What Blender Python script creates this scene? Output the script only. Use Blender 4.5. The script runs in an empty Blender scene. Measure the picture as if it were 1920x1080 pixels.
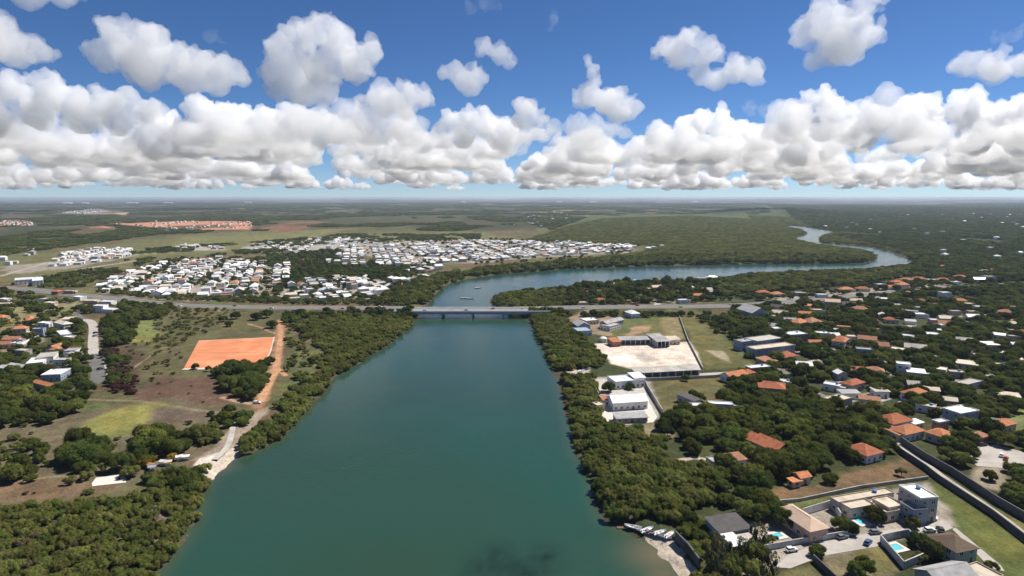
import bpy, bmesh, math, random
import numpy as np
from mathutils import Vector, Matrix, noise

# ------------------------------------------------------------------ camera, sky, sun, exposure
sc = bpy.context.scene
C = sc.collection
F, EYE, HZ = 1150.0, 120.0, 370.0            # focal length and horizon row in photo pixels, eye height in metres
PITCH = math.atan((540 - HZ) / F)
cam = bpy.data.cameras.new('Camera'); cam_ob = bpy.data.objects.new('Camera', cam); C.objects.link(cam_ob); sc.camera = cam_ob
cam.sensor_width = 36; cam.lens = 36 * F / 1920; cam.clip_start = 1; cam.clip_end = 400000
cam_ob.location = (0, 0, EYE); cam_ob.rotation_euler = (math.pi / 2 - PITCH, 0, 0)
SUN_E, SUN_A = math.radians(55), math.radians(58)          # elevation; azimuth clockwise from +Y (ahead)
w = bpy.data.worlds.new('World'); sc.world = w; w.use_nodes = True
nt = w.node_tree; bg = nt.nodes['Background']
sky = nt.nodes.new('ShaderNodeTexSky'); sky.sky_type = 'NISHITA'; sky.sun_disc = False
sky.sun_elevation = SUN_E; sky.sun_rotation = SUN_A; sky.altitude = 400
sky.air_density = .62; sky.dust_density = .05; sky.ozone_density = 6
hs = nt.nodes.new('ShaderNodeHueSaturation'); hs.inputs['Saturation'].default_value = 1.1
tint = nt.nodes.new('ShaderNodeVectorMath'); tint.operation = 'MULTIPLY'; tint.inputs[1].default_value = (.97, .99, 1.05)
nt.links.new(sky.outputs[0], hs.inputs['Color']); nt.links.new(hs.outputs[0], tint.inputs[0]); nt.links.new(tint.outputs[0], bg.inputs[0]); bg.inputs[1].default_value = .068
sd = Vector((math.sin(SUN_A) * math.cos(SUN_E), math.cos(SUN_A) * math.cos(SUN_E), math.sin(SUN_E)))
sl = bpy.data.lights.new('sun', 'SUN'); sl.energy = 4.8; sl.angle = math.radians(.5); sl.color = (1, .95, .88)
so = bpy.data.objects.new('sun', sl); C.objects.link(so); so.rotation_euler = sd.to_track_quat('Z', 'Y').to_euler(); so.location = (300, 0, 500)
sc.view_settings.view_transform = 'Standard'; sc.view_settings.look = 'None'; sc.view_settings.gamma = 1
sc.view_settings.exposure = 0.5; sc.view_settings.use_curve_mapping = False
sc.cycles.volume_bounces = 24; sc.cycles.max_bounces = 28; sc.cycles.diffuse_bounces = 3; sc.cycles.glossy_bounces = 3
sc.cycles.transmission_bounces = 4; sc.cycles.transparent_max_bounces = 48
sc.cycles.use_denoising = True

# ------------------------------------------------------------------ helpers
RN = random.Random(7)
CP, SP = math.cos(PITCH), math.sin(PITCH)
GZ = 2.0                                                     # ground level above the water
def ray(x, y):
    u, v = x - 960.0, y - 540.0
    return (u, F * CP - v * SP, -F * SP - v * CP)
def G(x, y, z=GZ):                                            # photo pixel -> point on the level plane z
    d = ray(x, y); t = (z - EYE) / d[2]
    return (d[0] * t, d[1] * t)
def GP(poly, z=GZ): return np.array([G(x, y, z) for x, y in poly])
def to_px(x, y, z):
    z = z - EYE; yc = y * CP - z * SP; up = y * SP + z * CP
    return 960 + F * x / yc, 540 - F * up / yc
def scale_at(y): return F / G(960, y)[1]                      # photo pixels per metre at that row

def h2(ix, iy, s):
    n = (ix * 374761393 + iy * 668265263 + s * 974634777) & 0xffffffff
    n = ((n ^ (n >> 13)) * 1274126177) & 0xffffffff
    return ((n ^ (n >> 16)) & 0xffff) / 65535.0
def vnoise(x, y, s=0):
    ix, iy = np.floor(x).astype(np.int64), np.floor(y).astype(np.int64)
    fx, fy = x - ix, y - iy; fx = fx * fx * (3 - 2 * fx); fy = fy * fy * (3 - 2 * fy)
    a, b, c, d = h2(ix, iy, s), h2(ix + 1, iy, s), h2(ix, iy + 1, s), h2(ix + 1, iy + 1, s)
    return (a * (1 - fx) + b * fx) * (1 - fy) + (c * (1 - fx) + d * fx) * fy
def fbm(x, y, s=0, o=4):
    r, a, t = 0, .5, 0
    for k in range(o): r = r + a * vnoise(x, y, s + k * 17); t += a; a *= .55; x = x * 2.03 + 11.3; y = y * 2.03 + 5.7
    return r / t
def sstep(a, b, x):
    t = np.clip((x - a) / (b - a), 0, 1); return t * t * (3 - 2 * t)
def polyline_dist(P, L):
    best = np.full(len(P), 1e9)
    for a, b in zip(L[:-1], L[1:]):
        ab = b - a; t = np.clip(((P - a) @ ab) / max(1e-9, ab @ ab), 0, 1)
        best = np.minimum(best, np.hypot(P[:, 0] - a[0] - t * ab[0], P[:, 1] - a[1] - t * ab[1]))
    return best
def inside(P, poly):
    r = np.zeros(len(P), bool); n = len(poly)
    for i in range(n):
        a, b = poly[i], poly[(i + 1) % n]
        if a[1] == b[1]: continue
        c = (a[1] > P[:, 1]) != (b[1] > P[:, 1])
        r ^= c & (P[:, 0] < (b[0] - a[0]) * (P[:, 1] - a[1]) / (b[1] - a[1]) + a[0])
    return r
def sdist(P, poly):                                          # > 0 inside
    d = polyline_dist(P, np.vstack([poly, poly[:1]]))
    return np.where(inside(P, poly), d, -d)

def tag(o, label=None, cat=None, group=None, kind=None):
    if label: o['label'] = label
    if cat: o['category'] = cat
    if group: o['group'] = group
    if kind: o['kind'] = kind
    return o
def empty(name, loc=(0, 0, 0), rz=0, sc_=(1, 1, 1)):
    o = bpy.data.objects.new(name, None); C.objects.link(o); o.location = loc; o.rotation_euler = (0, 0, rz); o.scale = sc_
    o.empty_display_size = .5
    return o
def mob(name, me, parent=None, loc=(0, 0, 0), rz=0):
    o = bpy.data.objects.new(name, me); C.objects.link(o); o.location = loc; o.rotation_euler = (0, 0, rz)
    if parent: o.parent = parent
    return o
class MB:
    def __init__(s): s.v, s.f, s.m = [], [], []
    def poly(s, pts, m=0):
        n = len(s.v); s.v += [tuple(p) for p in pts]; s.f.append(tuple(range(n, n + len(pts)))); s.m.append(m)
    def box(s, x0, x1, y0, y1, z0, z1, m=0):
        n = len(s.v)
        s.v += [(x0, y0, z0), (x1, y0, z0), (x1, y1, z0), (x0, y1, z0), (x0, y0, z1), (x1, y0, z1), (x1, y1, z1), (x0, y1, z1)]
        for q in ((3, 2, 1, 0), (4, 5, 6, 7), (0, 1, 5, 4), (1, 2, 6, 5), (2, 3, 7, 6), (3, 0, 4, 7)):
            s.f.append(tuple(n + k for k in q)); s.m.append(m)
    def tube(s, a, b, ra, rb, n=6, m=0):
        a, b = Vector(a), Vector(b); d = (b - a).normalized(); u = d.orthogonal().normalized(); v = d.cross(u); k0 = len(s.v)
        for p, r in ((a, ra), (b, rb)):
            for k in range(n): s.v.append(tuple(p + (u * math.cos(6.2832 * k / n) + v * math.sin(6.2832 * k / n)) * r))
        for k in range(n):
            j = (k + 1) % n; s.f.append((k0 + k, k0 + j, k0 + n + j, k0 + n + k)); s.m.append(m)
        s.f.append(tuple(k0 + n + k for k in range(n))); s.m.append(m); s.f.append(tuple(k0 + k for k in reversed(range(n)))); s.m.append(m)
    def mesh(s, name, mats):
        me = bpy.data.meshes.new(name); me.from_pydata(s.v, [], s.f)
        for m in (mats if isinstance(mats, (list, tuple)) else [mats]): me.materials.append(m)
        if any(s.m): me.polygons.foreach_set('material_index', s.m)
        me.update(); return me
    def ob(s, name, mats, parent=None, **k): return mob(name, s.mesh(name, mats), parent, **k)

# ------------------------------------------------------------------ materials
def newmat(name):
    m = bpy.data.materials.new(name); m.use_nodes = True; n = m.node_tree; return m, n, n.nodes['Principled BSDF']
def plain(name, col, rough=.8, var=.18, scale=.6, spec=.25, bump=0, metallic=0, streak=None):
    m, n, b = newmat(name); N, L = n.nodes, n.links
    tc = N.new('ShaderNodeNewGeometry'); oi = N.new('ShaderNodeObjectInfo')
    t1 = N.new('ShaderNodeTexNoise'); t1.inputs['Scale'].default_value = scale; t1.inputs['Detail'].default_value = 5; t1.inputs['Roughness'].default_value = .65
    L.new(tc.outputs['Position'], t1.inputs['Vector'])
    mr = N.new('ShaderNodeMapRange'); mr.inputs[1].default_value = .3; mr.inputs[2].default_value = .7; mr.inputs[3].default_value = 1 - var; mr.inputs[4].default_value = 1 + var
    L.new(t1.outputs['Fac'], mr.inputs[0])
    rr = N.new('ShaderNodeMapRange'); rr.inputs[3].default_value = 1 - var * .7; rr.inputs[4].default_value = 1 + var * .5
    L.new(oi.outputs['Random'], rr.inputs[0])
    mu = N.new('ShaderNodeMath'); mu.operation = 'MULTIPLY'; L.new(mr.outputs[0], mu.inputs[0]); L.new(rr.outputs[0], mu.inputs[1])
    vm = N.new('ShaderNodeVectorMath'); vm.operation = 'SCALE'; vm.inputs[0].default_value = col[:3]; L.new(mu.outputs[0], vm.inputs['Scale'])
    out = vm.outputs[0]
    if streak:                                              # stains with a shape of their own
        t2 = N.new('ShaderNodeTexNoise'); t2.inputs['Scale'].default_value = scale * .45; t2.inputs['Detail'].default_value = 6; L.new(tc.outputs['Position'], t2.inputs['Vector'])
        cr = N.new('ShaderNodeMapRange'); cr.inputs[1].default_value = .52; cr.inputs[2].default_value = .68; cr.inputs[4].default_value = .75; L.new(t2.outputs['Fac'], cr.inputs[0])
        mx = N.new('ShaderNodeMix'); mx.data_type = 'RGBA'; L.new(cr.outputs[0], mx.inputs['Factor']); L.new(out, mx.inputs['A']); mx.inputs['B'].default_value = (*streak, 1)
        out = mx.outputs['Result']
    L.new(out, b.inputs['Base Color']); b.inputs['Roughness'].default_value = rough; b.inputs['Specular IOR Level'].default_value = spec; b.inputs['Metallic'].default_value = metallic
    if bump:
        bp = N.new('ShaderNodeBump'); bp.inputs['Strength'].default_value = bump; bp.inputs['Distance'].default_value = .1; L.new(t1.outputs['Fac'], bp.inputs['Height']); L.new(bp.outputs[0], b.inputs['Normal'])
    return m
def tiles(name, col, streak):                                # fired clay tiles: courses as relief, weathering as colour
    m = plain(name, col, .85, .22, .9, .15, 0, 0, streak); n = m.node_tree; N, L = n.nodes, n.links
    tc = N.new('ShaderNodeTexCoord'); wv = N.new('ShaderNodeTexWave'); wv.inputs['Scale'].default_value = 1.1; wv.inputs['Distortion'].default_value = .4
    L.new(tc.outputs['Object'], wv.inputs['Vector'])
    bp = N.new('ShaderNodeBump'); bp.inputs['Strength'].default_value = .5; bp.inputs['Distance'].default_value = .08; L.new(wv.outputs['Fac'], bp.inputs['Height']); L.new(bp.outputs[0], N['Principled BSDF'].inputs['Normal'])
    return m
M = dict(
    white=plain('white_paint', (.74, .73, .70), .7, .12, .5, streak=(.5, .47, .42)), cream=plain('cream_paint', (.62, .54, .42), .75, .14, .5, streak=(.42, .36, .28)),
    grey=plain('grey_render', (.38, .37, .35), .85, .18, .5, streak=(.24, .23, .21)), bluegrey=plain('blue_grey_paint', (.27, .33, .40), .7, .15, .5),
    pink=plain('pink_paint', (.5, .33, .28), .8, .15, .5), green=plain('pale_green_paint', (.36, .46, .38), .8, .12, .5), brickw=plain('bare_brick', (.36, .17, .11), .9, .22, 1.2),
    concrete=plain('concrete', (.42, .39, .34), .9, .16, .35, streak=(.27, .25, .22), bump=.2), beige=plain('beige_roof', (.52, .44, .34), .9, .16, .35, streak=(.33, .27, .2)),
    tan=plain('tan_roof', (.55, .40, .29), .85, .1, .5, streak=(.44, .32, .23)), dark=plain('dark_roof', (.07, .063, .06), .8, .25, .4), brown=plain('brown_roof', (.12, .082, .055), .85, .2, .8),
    fibre=plain('fibre_cement', (.34, .33, .32), .85, .2, .4, streak=(.2, .19, .18)), metal=plain('roof_sheet', (.66, .66, .66), .45, .12, .3, spec=.5, streak=(.45, .42, .38)),
    terra=tiles('clay_tile', (.40, .135, .066), (.22, .09, .05)), terra2=tiles('old_clay_tile', (.36, .17, .10), (.2, .12, .085)), orange=tiles('orange_tile', (.47, .19, .085), (.3, .14, .08)),
    glass=plain('window_glass', (.02, .025, .03), .12, .1, .3, spec=.5), wood=plain('wood', (.16, .10, .06), .8, .2, 1), tank=plain('blue_tank', (.05, .16, .36), .5, .1, 1),
    asphalt=plain('asphalt', (.135, .128, .12), .9, .15, .12, .2, .15, streak=(.19, .175, .155)), street=plain('street_concrete', (.40, .365, .32), .9, .13, .2, .2, .1, streak=(.28, .25, .22)), 
    line=plain('road_paint', (.7, .69, .65), .7, .15, 1), wallw=plain('boundary_wall', (.47, .48, .48), .85, .15, .4, streak=(.25, .25, .24)), walld=plain('dark_wall', (.10, .098, .10), .9, .2, .4),
    clay=plain('clay', (.54, .205, .10), .95, .14, .09, .05, 0, 0, (.64, .30, .16)), sand=plain('sand', (.56, .47, .38), .95, .13, .08, .05, .1, streak=(.44, .35, .26)),
    bark=plain('bark', (.14, .105, .075), .95, .25, 2), tyre=plain('tyre', (.02, .02, .02), .9), pool=plain('pool_tile', (.10, .50, .56), .3, .08, .4), deck=plain('pool_deck', (.6, .55, .48), .85, .1, .5),
    girder=plain('girder_concrete', (.40, .385, .37), .9, .15, .25, streak=(.26, .25, .24)), parapet=plain('parapet_concrete', (.68, .67, .66), .85, .1, .25),
)
def leafmat(name, col, hue=.5, trans=.42):
    m, n, b = newmat(name); N, L = n.nodes, n.links
    oi = N.new('ShaderNodeObjectInfo'); ge = N.new('ShaderNodeNewGeometry')
    t = N.new('ShaderNodeTexNoise'); t.inputs['Scale'].default_value = .35; t.inputs['Detail'].default_value = 3; L.new(ge.outputs['Position'], t.inputs['Vector'])
    t2 = N.new('ShaderNodeTexNoise'); t2.inputs['Scale'].default_value = .018; t2.inputs['Detail'].default_value = 2; L.new(ge.outputs['Position'], t2.inputs['Vector'])
    h = N.new('ShaderNodeHueSaturation'); h.inputs['Color'].default_value = (*col, 1)
    a = N.new('ShaderNodeMapRange'); a.inputs[3].default_value = .47; a.inputs[4].default_value = .515; L.new(oi.outputs['Random'], a.inputs[0]); L.new(a.outputs[0], h.inputs['Hue'])
    mul = N.new('ShaderNodeMath'); mul.operation = 'MULTIPLY_ADD'; mul.inputs[1].default_value = 1.0; mul.inputs[2].default_value = .5; L.new(t.outputs['Fac'], mul.inputs[0])
    rm = N.new('ShaderNodeMath'); rm.operation = 'MULTIPLY'; rm.inputs[1].default_value = 7.31; L.new(oi.outputs['Random'], rm.inputs[0])
    fr = N.new('ShaderNodeMath'); fr.operation = 'FRACT'; L.new(rm.outputs[0], fr.inputs[0])
    a2 = N.new('ShaderNodeMapRange'); a2.inputs[3].default_value = .68; a2.inputs[4].default_value = 1.3; L.new(fr.outputs[0], a2.inputs[0])
    m3 = N.new('ShaderNodeMath'); m3.operation = 'MULTIPLY'; L.new(mul.outputs[0], m3.inputs[0]); L.new(a2.outputs[0], m3.inputs[1])
    a4 = N.new('ShaderNodeMapRange'); a4.inputs[1].default_value = .3; a4.inputs[2].default_value = .7; a4.inputs[3].default_value = .78; a4.inputs[4].default_value = 1.2; L.new(t2.outputs['Fac'], a4.inputs[0])
    m4 = N.new('ShaderNodeMath'); m4.operation = 'MULTIPLY'; L.new(m3.outputs[0], m4.inputs[0]); L.new(a4.outputs[0], m4.inputs[1])
    L.new(m4.outputs[0], h.inputs['Value'])
    d = N.new('ShaderNodeBsdfDiffuse'); tr = N.new('ShaderNodeBsdfTranslucent'); mx = N.new('ShaderNodeMixShader'); mx.inputs[0].default_value = trans
    L.new(h.outputs[0], d.inputs[0]); L.new(h.outputs[0], tr.inputs[0]); L.new(d.outputs[0], mx.inputs[1]); L.new(tr.outputs[0], mx.inputs[2])
    L.new(mx.outputs[0], N['Material Output'].inputs['Surface']); N.remove(b)
    return m
LEAF = dict(dark=leafmat('dark_leaves', (.075, .10, .025)), mid=leafmat('green_leaves', (.105, .128, .03)), light=leafmat('light_leaves', (.125, .150, .032)), yellow=leafmat('yellow_leaves', (.30, .24, .03)),
            mangrove=leafmat('mangrove_leaves', (.168, .182, .052)), mangrove2=leafmat('deep_mangrove_leaves', (.128, .158, .038)), dry=leafmat('dry_scrub', (.13, .105, .06)), maroon=leafmat('reddish_leaves', (.085, .04, .035)), wisp=leafmat('needle_leaves', (.10, .108, .05)))

# ------------------------------------------------------------------ layout in photo pixels
RIVER_PX = [(200, 1200), (285, 1080), (330, 1020), (362, 968), (368, 930), (385, 905), (400, 886), (445, 853), (470, 847), (520, 822), (562, 777), (600, 737), (622, 707), (680, 674), (730, 642), (770, 607), (783, 588),
            (800, 572), (815, 550), (840, 532), (870, 524), (940, 513.5), (1060, 504.5), (1200, 499), (1400, 495), (1560, 494), (1625, 492), (1644, 485), (1632, 474), (1600, 469), (1560, 464), (1528, 459.5), (1484, 449), (1498, 444), (1512, 438), (1503, 432), (1480, 428), (1466, 424),
            (1485, 422.5), (1525, 427), (1562, 432.5), (1566, 437), (1548, 441), (1536, 448), (1540, 455), (1580, 458), (1630, 462), (1672, 473), (1714, 488), (1718, 495), (1690, 502), (1650, 505), (1560, 508), (1400, 516), (1340, 524), (1250, 525), (1160, 530), (1100, 538), (1050, 541), (1000, 545), (950, 552), (922, 560), (922, 570), (945, 580), (985, 592),
            (1000, 608), (1015, 638), (1030, 672), (1045, 702), (1055, 732), (1062, 762), (1075, 802), (1085, 850), (1112, 882), (1122, 930), (1138, 972), (1165, 990), (1210, 1006), (1228, 1022), (1252, 1048), (1280, 1084), (1340, 1200)]
RIVER = GP(RIVER_PX, 0.0)
HW_PX = [(-420, 533), (-250, 532), (-100, 533), (0, 536), (60, 540), (120, 548), (184, 554), (255, 561), (311, 568), (400, 572.5), (494, 576), (633, 579), (757, 581), (1018, 581), (1135, 577), (1235, 575), (1335, 573), (1440, 566), (1540, 557), (1640, 548), (1755, 540), (1882, 531), (2050, 522), (2300, 510)]
HW = GP(HW_PX, 4.5)
BX0, BX1 = G(752, 581, 6.5)[0], G(1022, 581, 6.5)[0]; BY = G(890, 581, 6.5)[1]
def road_z(x):
    d = np.maximum(0, np.maximum(BX0 - 8 - x, x - BX1 - 8)); return np.maximum(2.5, 6.4 - d * .0165)

def hills(x, y):
    D = np.hypot(x, y); k = sstep(1900, 5500, D); k2 = sstep(6000, 14000, D)
    h = k * 26 * (fbm(x / 1500, y / 1900, 3, 4) - .42) + k2 * 62 * (fbm(x / 5200, y / 7000, 8, 4) - .36)
    h = h + 34 * np.exp(-((x - 1850) / 420) ** 2 - ((y - 4300) / 500) ** 2) + k * 20 * sstep(600, 2600, x) * (fbm(x / 900, y / 1200, 21, 3) - .2)
    h = np.where((D < 4200) & (x > 60) & (x < 1700), h * .15, h)
    return np.maximum(h, -1.0)
def ground_z(P, hw=True):
    P = np.asarray(P, float).reshape(-1, 2); x, y = P[:, 0], P[:, 1]
    z = GZ + hills(x, y)
    bb = (y < 3200); 
    if bb.any():
        s = -sdist(P[bb], RIVER)
        s = s + (vnoise(x[bb] / 4, y[bb] / 4, 5) - .5) * 3.0
        z[bb] = np.where(s < 14, np.minimum(z[bb], np.clip(.35 + s * .22, -3, 9)), z[bb])
        dh = polyline_dist(P[bb], HW); rz = road_z(x[bb])
        up = np.where((s > 1), rz - .25 - np.maximum(0, dh - 13.5) * .45, -9); z[bb] = np.maximum(z[bb], np.where(dh < 40, up, -9))
    return z
def gz(x, y): return float(ground_z([(x, y)])[0])

# ------------------------------------------------------------------ land cover (colours of soil and turf, with shade put into the wood floor)
c_scrub, c_brown, c_grass, c_dry, c_wood, c_town = (.098, .088, .042), (.125, .082, .05), (.12, .135, .042), (.19, .165, .085), (.05, .056, .024), (.27, .235, .19)  # c_wood is painted dark so gaps between crowns look shaded
COVER = [  # (soft edge m, colour, polygon)
    (60, (.075, .068, .035), [(-600, 470), (300, 440), (560, 448), (960, 432), (1010, 405), (1000, 371.8), (-600, 371.8)]),
    (50, (.12, .115, .05), [(-200, 530), (0, 520), (130, 530), (330, 480), (620, 470), (640, 430), (470, 433), (280, 445), (130, 470), (-200, 490)]),
    (40, (.145, .14, .058), [(280, 478), (345, 445), (480, 440), (600, 430), (760, 425), (860, 430), (960, 445), (800, 452), (620, 462), (420, 472)]),
    (40, (.16, .12, .065), [(560, 418), (640, 408), (760, 406), (780, 412), (650, 422)]), (30, (.17, .09, .05), [(470, 430), (560, 416), (620, 420), (540, 436)]), (30, (.19, .11, .075), [(845, 418), (900, 411), (935, 416), (920, 424)]),
    (40, (.36, .26, .16), [(95, 400), (180, 393), (245, 398), (240, 403)]), (30, (.43, .205, .125), [(190, 419), (330, 416), (400, 415), (472, 417), (470, 430), (380, 431), (270, 425)]), (20, (.43, .205, .125), [(120, 436), (190, 424), (230, 430), (160, 440)]), (30, (.43, .22, .14), [(-20, 416), (55, 416), (62, 423), (-20, 424)]),
    (40, (.30, .26, .18), [(420, 392), (480, 391), (480, 394), (425, 394)]), (30, (.27, .20, .15), [(1015, 394), (1080, 392), (1060, 398)]),
    (25, (.068, .092, .026), [(980, 452), (1060, 425), (1130, 409), (1290, 404), (1420, 412), (1500, 424), (1480, 440), (1500, 452), (1600, 468), (1650, 483), (1625, 493), (1200, 500), (940, 514), (870, 524), (900, 505), (1180, 480), (1240, 462), (1100, 455)]),
    (40, (.072, .088, .03), [(990, 432), (1050, 412), (1130, 402), (1300, 398), (1500, 402), (1530, 418), (1480, 426), (1290, 408), (1130, 414)]),
    (60, (.045, .053, .022), [(1430, 384), (2500, 377), (2500, 600), (1700, 560), (1500, 590), (1330, 590), (1340, 525), (1720, 498), (1690, 470), (1560, 440), (1500, 415)]),
    (20, c_wood, [(1030, 586), (1330, 585), (2400, 560), (2400, 1300), (1300, 1300), (1280, 1080), (1140, 980), (1110, 880), (1070, 770), (1040, 690)]),
    (12, c_town, [(190, 548), (180, 532), (240, 510), (330, 487), (430, 482), (545, 498), (560, 515), (530, 540), (440, 562), (300, 562)]), (10, c_town, [(505, 560), (560, 528), (640, 515), (720, 520), (800, 500), (770, 530), (700, 566), (560, 568)]),
    (15, c_town, [(640, 458), (760, 452), (900, 449), (1100, 455), (1190, 461), (1180, 474), (1000, 484), (900, 493), (760, 495), (690, 480)]), (15, (.3, .28, .24), [(440, 470), (480, 455), (640, 446), (700, 452), (640, 466), (560, 475)]),
    (12, (.24, .21, .17), [(0, 500), (100, 490), (180, 470), (245, 470), (250, 480), (150, 500), (20, 515)]), (10, (.33, .30, .26), [(320, 462), (372, 458), (415, 462), (420, 469), (330, 470)]),
    (15, c_wood, [(-300, 600), (0, 575), (100, 585), (170, 610), (170, 640), (150, 735), (60, 790), (-300, 830)]),
    (6, c_dry, [(0, 580), (40, 560), (150, 560), (180, 580), (130, 600), (40, 615), (0, 640)]), (5, (.24, .2, .13), [(0, 650), (70, 625), (80, 640), (20, 660), (-30, 680)]),
    (8, c_scrub, [(200, 720), (180, 650), (230, 570), (330, 566), (520, 590), (530, 640), (500, 760), (300, 770)]), (6, (.165, .165, .055), [(243, 610), (285, 575), (298, 585), (292, 625), (275, 640), (245, 640)]), (9, (.085, .058, .038), [(196, 640), (240, 650), (270, 680), (250, 740), (205, 730)]),
    (6, (.105, .066, .045), [(235, 745), (300, 706), (420, 708), (470, 748), (430, 764), (300, 758)]), (10, (.12, .1, .06), [(-200, 860), (0, 800), (140, 770), (300, 752), (470, 765), (470, 830), (380, 850), (330, 880), (180, 930), (-200, 980)]),
    (7, (.165, .160, .05), [(130, 802), (200, 772), (268, 756), (312, 760), (330, 768), (300, 785), (255, 800), (235, 818), (180, 822)]), (6, (.115, .085, .062), [(290, 768), (330, 764), (405, 776), (385, 790), (330, 800), (290, 812), (270, 805)]), (7, (.15, .10, .058), [(0, 900), (90, 905), (170, 912), (230, 915), (130, 930), (0, 942)]),
    (5, (.085, .085, .045), [(-300, 960), (0, 965), (200, 945), (330, 900), (395, 893), (368, 965), (285, 1085), (200, 1300), (-500, 1300)]), (5, (.17, .14, .12), [(230, 955), (300, 945), (320, 960), (300, 975)]), (2, (.11, .085, .07), [(270, 1085), (318, 1020), (335, 1012), (300, 1078)]),
    (2.5, (.25, .2, .15), [(360, 862), (400, 842), (420, 815), (470, 775), (505, 760), (500, 780), (455, 830), (445, 848), (400, 866)]), (1.2, (.58, .50, .42), [(364, 872), (378, 858), (412, 848), (440, 843), (446, 852), (426, 864), (398, 886), (378, 878)]),
    (3, (.30, .17, .10), [(470, 765), (500, 700), (520, 600), (535, 600), (530, 680), (515, 720), (495, 770)]), (5, (.10, .1, .045), [(535, 660), (560, 640), (600, 640), (610, 680), (560, 715), (535, 720)]),
    (3, (.24, .18, .12), [(1060, 595), (1110, 585), (1165, 600), (1165, 632), (1090, 625)]), (3, (.11, .115, .045), [(1150, 600), (1272, 592), (1290, 636), (1150, 632)]), (3, (.30, .2, .12), [(1172, 628), (1190, 612), (1222, 611), (1215, 622), (1185, 630)]), (4, (.2, .165, .085), [(1236, 596), (1270, 594), (1286, 634), (1245, 632)]),
    (2.5, (.60, .50, .405), [(1108, 644), (1305, 641), (1318, 694), (1186, 692), (1146, 682), (1132, 664)]), (2.5, (.40, .35, .30), [(1185, 664), (1210, 662), (1240, 676), (1200, 679)]), (2, (.66, .62, .56), [(1135, 668), (1180, 666), (1190, 678), (1150, 678)]),
    (4, (.115, .108, .042), [(1274, 594), (1310, 590), (1345, 620), (1380, 650), (1425, 690), (1322, 694)]), (3, (.3, .25, .17), [(1325, 658), (1355, 658), (1370, 680), (1345, 668)]), (2.5, (.42, .35, .28), [(1050, 700), (1075, 692), (1105, 690), (1110, 700), (1080, 708)]),
    (4, (.118, .10, .042), [(1212, 716), (1350, 708), (1372, 750), (1300, 772), (1246, 775)]), (4, (.33, .3, .26), [(1110, 705), (1210, 705), (1232, 785), (1120, 800), (1105, 750)]), (3, (.2, .17, .1), [(1120, 798), (1260, 790), (1260, 812), (1200, 822)]), (3, (.25, .19, .12), [(1235, 812), (1262, 810), (1270, 822), (1255, 826)]), (5, (.17, .13, .075), [(1385, 860), (1410, 850), (1450, 870), (1430, 910), (1400, 905)]),
    (3, (.105, .11, .045), [(1165, 862), (1250, 852), (1260, 862), (1170, 872)]), (5, (.14, .092, .052), [(1430, 912), (1500, 905), (1640, 872), (1698, 858), (1728, 888), (1660, 905), (1500, 938), (1440, 942)]), (3, (.10, .115, .045), [(1440, 940), (1530, 932), (1560, 925), (1556, 940), (1480, 952)]),
    (3, (.082, .095, .03), [(1732, 914), (1760, 908), (1930, 1022), (1960, 1100), (1880, 1090), (1820, 1028), (1772, 975)]), (4, (.14, .155, .06), [(1880, 805), (1888, 772), (1990, 765), (1990, 840), (1905, 812)]), (3, (.26, .215, .15), [(1810, 890), (1830, 872), (1885, 875), (1890, 905), (1880, 925), (1840, 915)]), (3, (.13, .13, .05), [(1770, 898), (1830, 930), (1930, 985), (1930, 1005), (1866, 958)]),
    (3, (.17, .14, .08), [(1534, 1046), (1642, 1024), (1690, 1070), (1660, 1090), (1560, 1085)]), (3, (.14, .125, .05), [(1600, 1032), (1645, 1026), (1685, 1066), (1640, 1085)]), (3, (.13, .12, .055), [(1455, 1068), (1525, 1052), (1555, 1100), (1440, 1110)]), (2, (.16, .15, .06), [(1506, 960), (1555, 950), (1568, 965), (1545, 985)]), (3, (.30, .26, .21), [(1320, 985), (1560, 950), (1740, 905), (1790, 985), (1640, 1020), (1460, 1070), (1360, 1080)]),
    (2, (.50, .42, .33), [(1218, 1012), (1240, 1008), (1262, 1020), (1300, 1070), (1290, 1085), (1268, 1068), (1240, 1035)]), (10, (.2, .18, .13), [(1195, 560), (1245, 543), (1280, 545), (1260, 570)]), (12, c_town, [(1440, 575), (1560, 560), (1700, 548), (1800, 533), (1800, 528), (1660, 538), (1540, 548), (1440, 558)]),
]
EXTRA = []                                                    # small houses half hidden in the right-hand gardens, each with a bare yard
_r = random.Random(23)
while len(EXTRA) < 74:
    _x, _y = _r.uniform(1440, 1925), 575 + 190 * _r.random() ** 1.3
    if _y > 640 + (_x - 1440) * .35 + 60 or (_x < 1560 and _y > 720): continue
    if any(abs(_x - a) < 16 and abs(_y - b) < 7 for a, b in EXTRA): continue
    EXTRA.append((_x, _y)); _w = _r.uniform(10, 20); COVER.append((1.6, _r.choice([(.36, .31, .25), (.30, .25, .19), (.42, .38, .33), (.2, .17, .1)]), [(_x - _w * .7, _y + 1), (_x + _w * .2, _y - 3), (_x + _w, _y + 3), (_x + _w * .1, _y + 9)]))
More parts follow.
